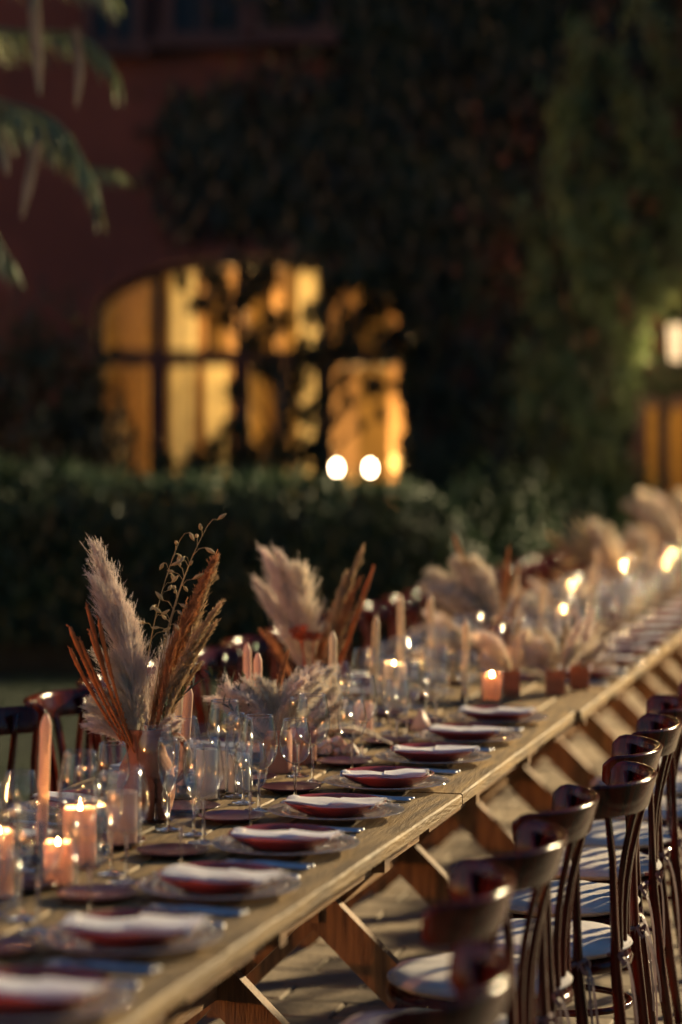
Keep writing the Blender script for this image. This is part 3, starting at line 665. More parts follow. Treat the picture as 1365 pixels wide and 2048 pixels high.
def place_chair(x, y, rz, label, clabel, group, k):
    t = add('bentwood_chair', None, None, (x, y, 0.006), (0, 0, rz), label=label, cat='chair', group=group)
    add('top_rail', CH['rail'], t); add('seat', CH['seat'], t); add('ring_stretcher', CH['ring'], t)
    for i in (0, 1): add('back_post', CH['post'][i], t); add('leg', CH['leg'][i], t)
    for i in (0, 1, 2): add('slat', CH['slat'][i], t)
    q = add('seat_cushion', None, None, (x, y, .4635), (0, 0, rz), label=clabel, cat='cushion', group='cushions ' + group.replace('chairs ', 'on the chairs ', 1))
    add('pad', CH['pad'][k % 3], q); add('piping', CH['piping'], q)
    for i in (0, 1): o = add('tie', CH['tie'][k % 4][i], q)
right_y = [3.44, 4.16, 4.66, 5.20, 5.63, 6.15, 6.68, 7.20, 7.74, 8.3, 8.85, 9.4, 9.95, 10.5, 11.1]
right_x = [-.875, -.985, -.975, -.99, -.915, -.935, -.94, -.95, -.94, -.96, -.95, -.94, -.96, -.95, -.95]
for i, (x, y) in enumerate(zip(right_x, right_y)):
    lb = ORD[i] + ' chair from the front in the right hand row'
    place_chair(x + rnd.uniform(-.015, .015), y, R(rnd.uniform(-9, 9)), 'dark red bentwood chair, ' + lb, 'off white seat pad on the ' + lb, 'chairs along the near right side', i)
for i in range(27):
    y = 5.9 + .535 * i; lb = ORD[i] + ' chair from the left in the far row'
    place_chair(-2.47 + rnd.uniform(-.02, .02), y, R(180 + rnd.uniform(-4, 4)), 'dark bentwood chair, ' + lb, 'off white seat pad on the ' + lb, 'chairs along the far left side', i + 1)

# ================================================================== PLACE SETTINGS
def LM(prof, m, n=40, nm='x'): b = MB(); b.lathe(prof, n); return b.mesh(nm, m, True)
charger_me = LM([(0, .003), (.085, .003), (.092, .005), (.115, .011), (.160, .0185), (.165, .020), (.1655, .0215), (.163, .0225), (.115, .0155), (.09, .0085), (0, .0075)], 'charger', 56, 'charger')
plate_me = LM([(0, .0), (.066, .0), (.070, .003), (.095, .012), (.117, .0265), (.1225, .032), (.1230, .0335), (.1215, .0340), (.114, .0285), (.093, .0165), (.068, .0085), (0, .0075)], 'redplate', 56, 'dinner_plate')
side_me = LM([(0, 0), (.048, 0), (.052, .003), (.074, .0095), (.0800, .0125), (.0803, .014), (.079, .0142), (.072, .0115), (.05, .0065), (0, .006)], 'sideplate', 48, 'side_plate')
def glass_set(kind):
    if kind == 'large':  H, zb, prof, rf_ = .232, .098, [(.0045, 0), (.014, .004), (.030, .015), (.0415, .034), (.0465, .056), (.0463, .076), (.0425, .102), (.0365, .134)], .037
    elif kind == 'small': H, zb, prof, rf_ = .205, .092, [(.0045, 0), (.013, .004), (.027, .014), (.0365, .030), (.0405, .050), (.0395, .072), (.0355, .095), (.0315, .113)], .034
    else: H, zb, prof, rf_ = .212, .085, [(.004, 0), (.008, .006), (.016, .022), (.0225, .045), (.0255, .07), (.026, .095), (.0245, .12), (.0225, .127)], .031
    # smooth the profile
    P = []
    for i in range(len(prof) - 1):
        p0, p1, p2, p3 = prof[max(0, i - 1)], prof[i], prof[i + 1], prof[min(len(prof) - 1, i + 2)]
        for k in range(4):
            u = k / 4; P.append(tuple(.5 * (2 * p1[j] + (p2[j] - p0[j]) * u + (2 * p0[j] - 5 * p1[j] + 4 * p2[j] - p3[j]) * u * u + (3 * p1[j] - p0[j] - 3 * p2[j] + p3[j]) * u ** 3) for j in (0, 1)))
    P.append(prof[-1]); outp = [(r, zb + z) for r, z in P]; rim = outp[-1]
    inp = [(max(.0006, r - .0011), z + (.0025 if i < 4 else 0)) for i, (r, z) in enumerate(outp)][::-1]
    bowl = LM(outp + [(rim[0] - .0002, rim[1] + .0005), (rim[0] - .0009, rim[1] + .0005)] + inp + [(0, zb + .0026)], 'bowl_glass', 32, 'bowl')
    stem = LM([(0, .0065), (.0055, .0065), (.0040, .012), (.0034, .03), (.0034, zb - .02), (.0042, zb - .006), (.0055, zb + .0005), (.003, zb + .003), (0, zb + .003)], 'stem_glass', 12, 'stem')
    foot = LM([(0, 0), (rf_ * .97, 0), (rf_, .0012), (rf_ * .97, .0022), (rf_ * .6, .0035), (.008, .0062), (0, .0064)], 'stem_glass', 32, 'foot')
    rt = MB(); rt.quadgrid([[((rim[0] - .0006 + .00095 * math.cos(q)) * math.cos(a), (rim[0] - .0006 + .00095 * math.cos(q)) * math.sin(a), rim[1] + .0012 + .00095 * math.sin(q)) for q in (2 * math.pi * j / 6 for j in range(6))] for a in (2 * math.pi * k / 32 for k in range(33))], True)
    return dict(bowl=bowl, stem=stem, foot=foot, rim=rt.mesh('rim', 'stem_glass', True))
GL = {k: glass_set(k) for k in ('large', 'small', 'slim')}
def fork_me():
    b = MB(); rows = []
    for y, w_, z, th in ((0, .006, .003, .003), (.01, .0095, .003, .003), (.06, .0075, .0035, .003), (.105, .0050, .006, .003), (.125, .0055, .007, .0025), (.137, .0110, .0065, .002), (.150, .0125, .005, .002)):
        rows.append([(-w_, y, z), (w_, y, z), (w_ * .95, y, z + th * .5), (w_ * .5, y, z + th * 1.25), (0, y, z + th * 1.7), (-w_ * .5, y, z + th * 1.25), (-w_ * .95, y, z + th * .5)])
    b.quadgrid(rows, True); b.f.append(tuple(range(7))[::-1]); b.f.append(tuple(42 + q for q in range(7)))
    for k in range(4):
        x = -.0105 + .007 * k; b.bar((x, .148, .0058), (x * .92, .198, .0072), .0030, .0016, Vector((0, 0, 1)))
    return b.mesh('fork', 'steel', True)
def knife_me():
    b = MB(); rows = []
    for y, a, c, z, th in ((0, -.006, .006, .002, .004), (.01, -.009, .009, .0015, .006), (.09, -.007, .007, .0015, .006), (.1, -.006, .008, .003, .002), (.15, -.006, .011, .003, .0014), (.20, -.005, .008, .003, .0012), (.225, -.003, -.001, .003, .001)):
        m_ = (a + c) / 2; rows.append([(a, y, z), (c, y, z), (c, y, z + th * .4), (m_ + (c - m_) * .5, y, z + th * .95), (m_, y, z + th * 1.2), (m_ - (c - m_) * .5, y, z + th * .95), (a, y, z + th * .4)])
    b.quadgrid(rows, True); b.f.append(tuple(range(7))[::-1]); b.f.append(tuple(42 + q for q in range(7))); return b.mesh('knife', 'steel', True)
def spoon_me():
    b = MB(); rows = []
    for y, w_, z, th, dip in ((0, .006, .003, .003, 0), (.01, .0095, .003, .003, 0), (.06, .0075, .0035, .003, 0), (.115, .0045, .007, .003, 0), (.132, .0075, .007, .002, .002), (.150, .0165, .0062, .0015, .005), (.170, .0195, .006, .0015, .006), (.188, .0145, .0065, .0015, .004), (.2, .004, .0075, .001, .0005)):
        rows.append([(-w_, y, z), (0, y, z - dip), (w_, y, z), (w_, y, z + th), (0, y, z + th - dip), (-w_, y, z + th)])
    b.quadgrid(rows, True); return b.mesh('spoon', 'steel', True)
FK, KN, SP = fork_me(), knife_me(), spoon_me()
def napkin_me(seed):
    """folded cloth lying lengthwise (x), fringe on the +x end, a knotted fold at the -x end"""
    r_ = random.Random(seed); b = MB(); ph = r_.uniform(0, 6)
    def sheet(x0, x1, y0, y1, z0, th, sag):
        nx, ny = 18, 7; top, bot = [], []
        for i in range(nx + 1):
            x = x0 + (x1 - x0) * i / nx; rt, rb = [], []
            for j in range(ny + 1):
                y = y0 + (y1 - y0) * j / ny + .002 * math.sin(x * 40 + ph)
                e = (x / .12) ** 2
                z = z0 + sag * e + .0030 * math.sin(x * (38 + 9 * (seed % 3)) + y * (50 - 35 * (seed % 2)) + ph) + .0022 * math.sin(y * 105 + x * (14 + 12 * (seed % 4)) + ph * 2)
                ed = min(j, ny - j); z2 = z + (th if ed > 0 else th * .55)
                rt.append((x, y, z2)); rb.append((x, y, z))
            top.append(rt + rb[::-1])
        b.quadgrid(top, True); k = len(top[0]); base = len(b.v) - len(top) * k
        b.f.append(tuple(base + q for q in range(k))); b.f.append(tuple(base + nx * k + q for q in range(k))[::-1])
    sheet(-.122, .112, -.052, .050, 0, .005, .007)
    sheet(-.115, .116, -.050, .044, .0065, .0045, .007)
    sheet(.0, .118, -.046, .047, .0125, .004, .007)
    for k in range(22):
        y = -.046 + .094 * k / 21 + r_.uniform(-.001, .001); z = .0165 + r_.uniform(-.006, .006)
        b.ribbon([(.115, y, z), (.122, y + r_.uniform(-.002, .002), z + .002), (.128, y + r_.uniform(-.004, .004), z - r_.uniform(.001, .008))], [.003, .0026, .0016], Vector((0, 1, 0)))
    rows = []
    for i in range(7):           # rolled end at -x
        y = -.03 + .06 * i / 6; rr = .0085 * math.sin(math.pi * (i + .6) / 7.2) + .001
        rows.append([(-.110 + rr * 1.5 * math.cos(a), y, .016 + rr * math.sin(a) + .003 * math.sin(y * 90 + ph)) for a in (2 * math.pi * q / 10 for q in range(10))])
    b.quadgrid(rows, True)
    return b.mesh('napkin', 'napkin', True)
NAP = [napkin_me(i) for i in range(7)]
ZT_ = TOP + .0025
def glass(kind, x, y, lb, group):
    nm = {'large': 'large round wine glass', 'small': 'smaller wine glass', 'slim': 'slim stemmed water glass'}[kind]
    t = add('wine_glass' if kind != 'slim' else 'water_glass', None, None, (x, y, ZT_), (0, 0, rnd.uniform(0, 6)), label=nm + ' at ' + lb, cat='glass', group=group)
    for p in ('bowl', 'stem', 'foot', 'rim'): add(p, GL[kind][p], t)
def setting(x, y, s, lb, grp, k, glasses=True):
    """s = +1 : guest sits at +x side ; -1 : far side"""
    jx, jy = rnd.uniform(-.008, .008), rnd.uniform(-.01, .01); x += jx * s; y += jy
    rz = 0 if s > 0 else math.pi
    def L(dx, dy): return (x + s * dx, y + s * dy)
    add('charger_plate', charger_me, None, (x, y, ZT_), label='clear glass charger plate at ' + lb, cat='plate', group='glass charger plates ' + grp)
    add('dinner_plate', plate_me, None, (x + rnd.uniform(-.004, .004), y + rnd.uniform(-.004, .004), ZT_ + .0085), (0, 0, rnd.uniform(0, 6)), label='oxblood red dinner plate at ' + lb, cat='plate', group='red dinner plates ' + grp)
    add('napkin', NAP[k % 7], None, (x + s * rnd.uniform(-.008, .008), y, ZT_ + .0335), (0, 0, rz + R(rnd.uniform(-14, 14))), (rnd.uniform(.93, 1.04), rnd.uniform(.85, 1.15), rnd.uniform(.5, .72)), label='folded white fringed napkin at ' + lb, cat='napkin', group='folded napkins ' + grp)
    px_, py_ = L(-.225, -.10); add('side_plate', side_me, None, (px_ + rnd.uniform(-.01, .01), py_ + rnd.uniform(-.01, .01), ZT_), label='small dark plum side plate at ' + lb, cat='plate', group='plum side plates ' + grp)
    for nm, me, dy, dx in (('fork', FK, -.188, .115), ('fork', FK, -.214, .110), ('knife', KN, .188, .115), ('spoon', SP, .214, .108)):
        q = L(dx, dy); lab = {(-.188): 'inner steel fork', (-.214): 'outer steel fork', (.188): 'steel table knife', (.214): 'steel soup spoon'}[dy]
        add(nm, me, None, (q[0], q[1] + rnd.uniform(-.004, .004), ZT_), (0, 0, rz + R(90 + rnd.uniform(-5, 5))), label=lab + ' at ' + lb, cat=nm, group=nm + 's ' + grp)
    if glasses:
        for kind, dx, dy in (('large', -.215, .075), ('small', -.155, .235), ('slim', -.275, .17)):
            q = L(dx, dy); glass(kind, q[0] + rnd.uniform(-.012, .012), q[1] + rnd.uniform(-.015, .015), lb, 'stemmed glasses ' + grp)
RS = [6.15 + .512 * k for k in range(-5, 4)] + [9.20 + .52 * k for k in range(0, 14)]
for i, y in enumerate(RS): setting(-1.405 + (.0 if y < 6.4 else .02 if y < 9 else .085), y, 1, ORD[i] + ' place setting from the front, right side', 'on the right side', i)
LS = [4.48 + .535 * k for k in range(0, 31)]
for i, y in enumerate(LS): setting(-2.02, y, -1, ORD[i] + ' place setting from the left, far side', 'on the far side', i + 2)

# ================================================================== CANDLES
flame_me = LM([(0, 0), (.0028, .002), (.0048, .007), (.0050, .011), (.0036, .018), (.0018, .025), (0, .031)], 'flame', 10, 'flame')
def wick_me(): b = MB(); b.tube([(0, 0, 0), (.0004, 0, .006), (.0018, 0, .010)], .0011, 6); return b.mesh('wick', 'wick')
WK = wick_me()
def taper_me(m, L): return LM([(0, 0), (.0112, 0), (.0112, .012), (.0122, .03), (.0124, L * .5), (.0124, L - .035), (.0120, L - .022), (.0075, L - .010), (.0048, L - .003), (0, L)], m, 20, 'wax')
hold_me = LM([(0, 0), (.038, 0), (.040, .003), (.036, .006), (.016, .010), (.0135, .016), (.0145, .030), (.0155, .033), (.0120, .033), (.0112, .012), (0, .012)], 'holder', 28, 'candle_holder')
def taper(x, y, L, m, label, lean=(0, 0)):
    add('candle_holder', hold_me, None, (x, y, ZT_), label='bronze holder under the ' + label, cat='candle holder', group='bronze candle holders')
    t = add('taper_candle', None, None, (x, y, ZT_ + .0135), (lean[0], lean[1], 0), label=label, cat='candle', group='taper candles')
    add('wax', taper_me(m, L), t); add('wick', WK, t, (0, 0, L - .002))
def at_table(px, py): 
    # point on the table top seen at a pixel
    z = TOP; d = FPX * (1.65 - z) / (py - 890); return WP(pu(px, d), d, 0)
def pillar(x, y, r, h, m, lit, label, glass_r=None, glass_h=None):
    t = add('pillar_candle', None, None, (x, y, ZT_ + (.004 if glass_r else 0)), (0, 0, rnd.uniform(0, 6)), label=label, cat='candle', group='pillar candles')
    b = MB(); n = 32; pr = [(0, 0), (r * .98, 0), (r, .003), (r, h - .004), (r * .985, h - .001), (r * .95, h), (r * .90, h - .002)] + ([(r * .86, h - .022), (r * .7, h - .027), (0, h - .028)] if lit else [(r * .84, h - .005), (r * .5, h - .008), (0, h - .009)]); dz = .019 if lit else 0
    b.lathe(pr, n); add('wax', b.mesh('wax', m, True), t); add('wick', WK, t, (0, 0, h - .010 - dz))
    if lit: add('flame', flame_me, t, (.0015, 0, h - dz + .0005), (0, 0, 0), rnd.uniform(.75, .9))
    if glass_r:
        add('glass_cylinder', LM([(0, 0), (glass_r * .98, 0), (glass_r, .003), (glass_r, glass_h), (glass_r - .0022, glass_h + .001), (glass_r - .003, .004), (0, .0035)], 'cyl_glass', 36, 'glass_cylinder'), None, (x, y, ZT_),
            label='clear glass cylinder around the ' + label, cat='candle glass', group='glass candle cylinders')
# tapers (placed by where they stand on the table)
for (px_, py_, L, m, lb, ln) in (
    (80, 1725, .305, 'peach_wax', 'peach taper candle leaning, far left foreground', (R(0), R(2.5))),
    (362, 1600, .275, 'peach_wax', 'peach taper candle leaning right of the terracotta jug', (R(0), R(4.5))),
    (357, 1530, .27, 'cream_wax', 'pale taper candle just behind the terracotta jug bouquet', (0, 0)),
    (496, 1500, .30, 'peach_wax', 'peach taper candle, the hinder of the pair at the peach pot', (R(0), R(-.5))),
    (514, 1530, .30, 'peach_wax', 'peach taper candle, the nearer of the pair at the peach pot', (0, R(.5))),
    (666, 1490, .325, 'cream_wax', 'cream taper candle right of the low pampas bunch', (0, 0)),
    (746, 1445, .33, 'cream_wax', 'cream taper candle left of the lit hurricane glass', (R(0), R(2.0))),
    (803, 1405, .36, 'cream_wax', 'cream taper candle behind the lit hurricane glass', (0, R(-.5))),
    (-25, 1690, .26, 'peach_wax', 'peach taper candle at the left edge of the frame', (0, R(1)))):
    p = at_table(px_, py_); taper(p.x, p.y, L, m, lb, ln)
for i, (x, y, L) in enumerate(((-1.60, 8.2, .28), (-1.83, 8.75, .33), (-1.60, 9.9, .30), (-1.84, 10.6, .33), (-1.64, 11.6, .30), (-1.80, 12.9, .33), (-1.62, 13.9, .30), (-1.80, 15.6, .33))):
    taper(x, y, L, 'cream_wax', ORD[i] + ' cream taper candle beyond the hurricane glass', (R(rnd.uniform(-1.5, 1.5)), R(rnd.uniform(-1.5, 1.5))))
for (px_, py_, r, h, m, lit, lb, gr, gh) in (
    (347, 1565, .042, .125, 'white_wax', False, 'wide grey white pillar candle behind the jug', None, None),
    (413, 1603, .027, .125, 'white_wax', False, 'white pillar candle with dipped top, left of the white trio', .034, .19),
    (452, 1583, .026, .105, 'white_wax', False, 'white pillar candle in the middle of the white trio', None, None),
    (478, 1590, .028, .098, 'white_wax', False, 'white pillar candle at the right of the white trio', .036, .155),
    (243, 1698, .034, .120, 'pink_wax', False, 'pink pillar candle before the terracotta jug', .045, .175),
    (158, 1735, .036, .120, 'pink_wax', True, 'lit pink pillar candle in the left foreground', .047, .18),
    (115, 1775, .030, .085, 'pink_wax', True, 'short lit pink pillar candle in the left foreground', .042, .13),
    (-8, 1800, .034, .13, 'pink_wax', True, 'lit pillar candle cut by the left edge', .046, .19),
    (632, 1478, .038, .155, 'white_wax', True, 'lit cream pillar candle behind the low pampas bunch', .047, .215),
    (790, 1420, .042, .150, 'white_wax', True, 'lit cream pillar candle in the middle hurricane glass', .054, .235),
    (985, 1405, .036, .090, 'pink_wax', True, 'lit pink pillar candle beside the terracotta pots', .043, .115),
    (728, 1465, .030, .09, 'pink_wax', False, 'pinkish pillar candle between tapers and glasses', None, None)):
    p = at_table(px_, py_); pillar(p.x, p.y, r, h, m, lit, lb, gr, gh)
for i, (x, y, h) in enumerate(((-1.66, 9.05, .15), (-1.80, 9.35, .17), (-1.64, 10.7, .16), (-1.78, 11.9, .20), (-1.62, 12.5, .15), (-1.70, 13.3, .23), (-1.65, 14.9, .16), (-1.75, 16.2, .17), (-1.70, 18.0, .18))):
    pillar(x, y, .038, h, 'white_wax', i not in (1, 4), ORD[i] + ' cream pillar candle beyond the terracotta pots', .047, h + .06)
# crystal rock and small cone
rk = MB(); r_ = random.Random(5)
for k in range(26):
    a = r_.uniform(0, 6.28); q = r_.uniform(0, .045); rr = r_.uniform(.012, .024); c = Vector((q * math.cos(a) * 1.25, q * math.sin(a), rr * .8 + (.05 - q) * r_.uniform(0, .5)))
    rot = Quaternion((r_.random(), r_.random(), r_.random(), r_.random())).normalized().to_matrix(); rk.box(c, (rr * 1.5, rr * 1.2, rr * 1.7), rot)
p = at_table(672, 1514); o = add('rock', rk.mesh('rock', 'rock'), None, (p.x, p.y, ZT_), label='rough peach salt crystal rock beside the wine glasses', cat='rock'); bevel(o, .002)
p = at_table(843, 1462); add('cone_candle', LM([(0, 0), (.038, 0), (.04, .004), (.006, .062), (0, .064)], 'pink_wax', 5, 'cone'), None, (p.x, p.y, ZT_), label='small pink pyramid candle among the wine glasses', cat='candle')

# ================================================================== DRIED FLOWERS
def bend(t, L, dr): return Vector((dr * L * t ** 2.4, 0, L * (t - .28 * abs(dr) * t ** 3)))
def plume_me(seed, L, n, wid, m, droop=.12, start=.28, sl=.16, sw=.0011, up=.85, fuzz=1.0, stem_r=.0022, sharp=.75, tufts=70):
    r_ = np.random.default_rng(seed); b = MB()
    path = [bend(i / 10, L, droop) for i in range(11)]; b.tube(path, [stem_r * (1 - .7 * i / 10) for i in range(11)], 5)
    V0 = np.array(b.v); F0 = b.f
    K = tufts; tk = r_.uniform(0, 1, K); ak = r_.uniform(0, 2 * np.pi, K); ok = r_.uniform(.45, 1.25, K); kk = r_.integers(0, K, n)
    t = start + (1 - start) * np.clip(tk[kk] + r_.normal(0, .045, n), 0, 1) ** .9
    base = np.stack([droop * L * t ** 2.4, 0 * t, L * (t - .28 * abs(droop) * t ** 3)], 1)
    e = 1e-3; tg = np.stack([droop * 2.4 * t ** 1.4, 0 * t, 1 - .84 * abs(droop) * t ** 2], 1); tg /= np.linalg.norm(tg, axis=1)[:, None]
    prof = np.sin(np.pi * np.clip((t - start) / (1 - start), 0, 1) ** sharp * .93 + .12) ** .8
    a = ak[kk] + r_.normal(0, .42, n); rad = np.stack([np.cos(a), np.sin(a), 0 * a], 1)
    ln = sl * (.35 + .65 * prof) * r_.uniform(.55, 1.15, n) * ok[kk]
    out = wid * prof * r_.uniform(.3, 1.0, n) * fuzz * ok[kk]
    d1 = tg * (ln * up)[:, None] * .55 + rad * out[:, None] * .6
    d2 = tg * (ln * up)[:, None] + rad * out[:, None] * 1.25 + np.array([0, 0, -1]) * (ln * .06)[:, None]
    p1 = base + d1 + r_.normal(0, .0022, (n, 3)); p2 = base + d2 + r_.normal(0, .004, (n, 3))
    s = np.cross(d2, r_.normal(size=(n, 3))); s /= np.linalg.norm(s, axis=1)[:, None] + 1e-9
    V = np.stack([base - s * sw * .4, base + s * sw * .4, p1 + s * sw, p1 - s * sw, p2 + s * sw * .4, p2 - s * sw * .4], 1).reshape(-1, 3)
    i = np.arange(n)[:, None] * 6
    F = np.concatenate([i + [[0, 1, 2, 3]], i + [[3, 2, 4, 5]]], 0)
    # little barbs along each strand make it woolly
    nb = n * 2; k = r_.integers(0, n, nb); u = r_.uniform(.3, 1, nb)[:, None]; q = p1[k] * (1 - u) + p2[k] * u; dd = r_.normal(size=(nb, 3)); dd /= np.linalg.norm(dd, axis=1)[:, None]
    dd = dd * .7 + tg[k] * .6; bl_ = (.013 * fuzz * r_.uniform(.5, 1.2, nb))[:, None]; sb = np.cross(dd, r_.normal(size=(nb, 3))); sb /= np.linalg.norm(sb, axis=1)[:, None] + 1e-9
    Vb = np.stack([q - sb * sw * .7, q + sb * sw * .7, q + dd * bl_ + sb * sw * .4, q + dd * bl_ - sb * sw * .4], 1).reshape(-1, 3); Fb = np.arange(nb * 4).reshape(-1, 4)
    AV = np.concatenate([V0, V, Vb]); AF = np.concatenate([np.array([f for f in F0 if len(f) == 4]), F + len(V0), Fb + len(V0) + len(V)])
    return fastmesh('plume', AV, AF, m)
PL = {}
for k in range(3):
    PL['pampas', k] = plume_me(k, .5, 1150, .040, 'pampas_pink', .08 + .05 * k, .30, .15, .0008)
    PL['fluffy', k] = plume_me(10 + k, .4, 1150, .058, 'pampas', .10 + .06 * k, .32, .13, .0009, .8)
    PL['reed', k] = plume_me(20 + k, .5, 900, .017, 'reed', .06 + .04 * k, .34, .075, .0011, .95, .8)
    PL['rust', k] = plume_me(30 + k, .5, 900, .020, 'rust', .05 + .04 * k, .30, .08, .0011, .95, .8)
    PL['bunny', k] = plume_me(40 + k, .2, 420, .022, 'pampas_pink', .15 + .1 * k, .42, .05, .0009, .8, 1, .0014)
    PL['droop', k] = plume_me(50 + k, .4, 1500, .034, 'pampas', .55 + .15 * k, .32, .10, .0011, .75)
def stick_me(seed):
    r_ = random.Random(seed); b = MB(); L = .4; pts = []; rad = []
    for i in range(26):
        s = i / 25; pts.append((.015 * math.sin(s * 2 + seed), .008 * math.sin(s * 3 + seed * 2), L * s)); rad.append((.0024 + .0034 * max(0, s - .2)) * r_.uniform(.8, 1.3) * (1 if i < 25 else .4))
    b.tube(pts, rad, 7)
    for k in range(46):
        s = r_.uniform(.3, 1); a = r_.uniform(0, 6.28); c = Vector((.015 * math.sin(s * 2 + seed), .008 * math.sin(s * 3 + seed * 2), L * s)); d = Vector((math.cos(a), math.sin(a), 1.2)).normalized()
        b.bar(c, c + d * .009, .003, .002, Vector((0, 0, 1)).cross(d))
    return b.mesh('stick', 'orange_stick', True)
def oat_me(seed):
    r_ = random.Random(seed); b = MB(); L = .5; path = [bend(i / 12, L, .16) for i in range(13)]; b.tube(path, [.0015 * (1 - .6 * i / 12) for i in range(13)], 5)
    for k in range(11):
        s = .55 + .45 * k / 10; c = bend(s, L, .16); a = r_.uniform(0, 6.28); q = c + Vector((math.cos(a) * .022, math.sin(a) * .022, .016)) * r_.uniform(.5, 1.2)
        b.tube([c, (c + q) / 2 + Vector((0, 0, .006)), q], .0006, 4)
        dr = Vector((math.cos(a) * .5, math.sin(a) * .5, r_.uniform(-.9, .6))).normalized(); l_ = r_.uniform(.018, .028)
        b.tube([q, q + dr * l_ * .35, q + dr * l_ * .7, q + dr * l_], [.0008, .0042, .0032, .0004], 6)
    return b.mesh('oat_stem', 'straw', True)
def leafstem_me(seed):
    r_ = random.Random(seed); b = MB(); L = .22; path = [bend(i / 8, L, .25) for i in range(9)]; b.tube(path, .0014, 5)
    for k in range(20):
        s = .25 + .75 * k / 19; c = bend(s, L, .25); a = k * 2.4 + r_.uniform(-.4, .4); d = Vector((math.cos(a) * .75, math.sin(a) * .75, .8)).normalized(); l_ = r_.uniform(.03, .05); sd = d.cross(Vector((0, 0, 1))).normalized()
        b.ribbon([c, c + d * l_ * .5 + Vector((0, 0, .003)), c + d * l_], [.002, .0085, .001], sd)
    return b.mesh('leaf_stem', 'olive')
def petal_me(seed):
    r_ = random.Random(seed); b = MB(); b.tube([(0, 0, 0), (.004, 0, .1), (0, .003, .19)], .0014, 5)
    for k in range(7):
        a = k * 6.283 / 7; d = Vector((math.cos(a), math.sin(a), .5)).normalized(); sd = Vector((-math.sin(a), math.cos(a), 0)); c = Vector((0, .003, .19))
        b.ribbon([c, c + d * .012, c + d * .024 + Vector((0, 0, .006)), c + d * .030], [.004, .016, .015, .003], sd)
    return b.mesh('flower', 'petal', True)
def dryleaf_me(seed):
    r_ = random.Random(seed); b = MB(); b.tube([(0, 0, 0), (.003, 0, .2), (0, 0, .34)], .002, 5)
    for k in range(13):
        a = -1.25 + 2.5 * k / 12; d = Vector((math.sin(a), .15 * math.sin(a * 3), math.cos(a))); c = Vector((0, 0, .20)); l_ = .2 - .04 * abs(a)
        b.ribbon([c, c + d * l_ * .5 + Vector((0, .01, 0)), c + d * l_], [.006, .020, .003], Vector((math.cos(a), .5, -math.sin(a))).normalized())
    return b.mesh('palm_spear', 'straw')
for k in range(3):
    PL['stick', k] = stick_me(k); PL['oat', k] = oat_me(k); PL['leaf', k] = leafstem_me(k); PL['petal', k] = petal_me(k); PL['spear', k] = dryleaf_me(k)
BASE_L = dict(pampas=.565, fluffy=.45, reed=.555, rust=.555, bunny=.235, droop=.42, stick=.4, oat=.48, leaf=.24, petal=.21, spear=.40)
NAMES = dict(pampas='pampas_plume', fluffy='pampas_plume', reed='reed_plume', rust='rust_plume', bunny='bunny_tail', droop='drooping_plume', stick='orange_stick', oat='oat_stem', leaf='leaf_sprig', petal='orange_flower', spear='palm_spear')
def bouquet(base, label, items, depth, sink=.10, group='dried flower bouquets', dup=1.0):
    """base : mouth of the vase (world). items : (kind, tip px, tip py [, depth offset])"""
    t = add('dried_bouquet', None, None, tuple(base), label=label, cat='bouquet', group=group)
    more = []
    for it in items:
        if it[0] in ('fluffy', 'bunny') and dup: more += [(it[0], it[1] + rnd.uniform(-16, 16) * dup, it[2] + rnd.uniform(-4, 26) * dup) for _ in range(2 if it[0] == 'bunny' else 1)]
    for i, it in enumerate(list(items) + more):
        kind, tx, ty = it[:3]; off = it[3] if len(it) > 3 else rnd.uniform(-.06, .06)
        tip = PX(tx, ty, depth) + FH * off; foot = base + Vector((rnd.uniform(-.018, .018), rnd.uniform(-.018, .018), -sink))
        v = tip - foot; sgn = 1 if v.dot(RT) > 0 else -1
        z = v.normalized()
        # lean the stem a little more upright and let its own bend finish the curve
        x = (RT * sgn + FH * rnd.uniform(-.7, .7)); x = (x - z * x.dot(z)).normalized(); y = z.cross(x)
        q = Matrix((x, y, z)).transposed().to_quaternion(); k = v.length / BASE_L[kind]
        add(NAMES[kind], PL[kind, (i + int(tx)) % 3], t, tuple(foot - base), q, (min(k, 1.35), min(k, 1.35), k))
    return t
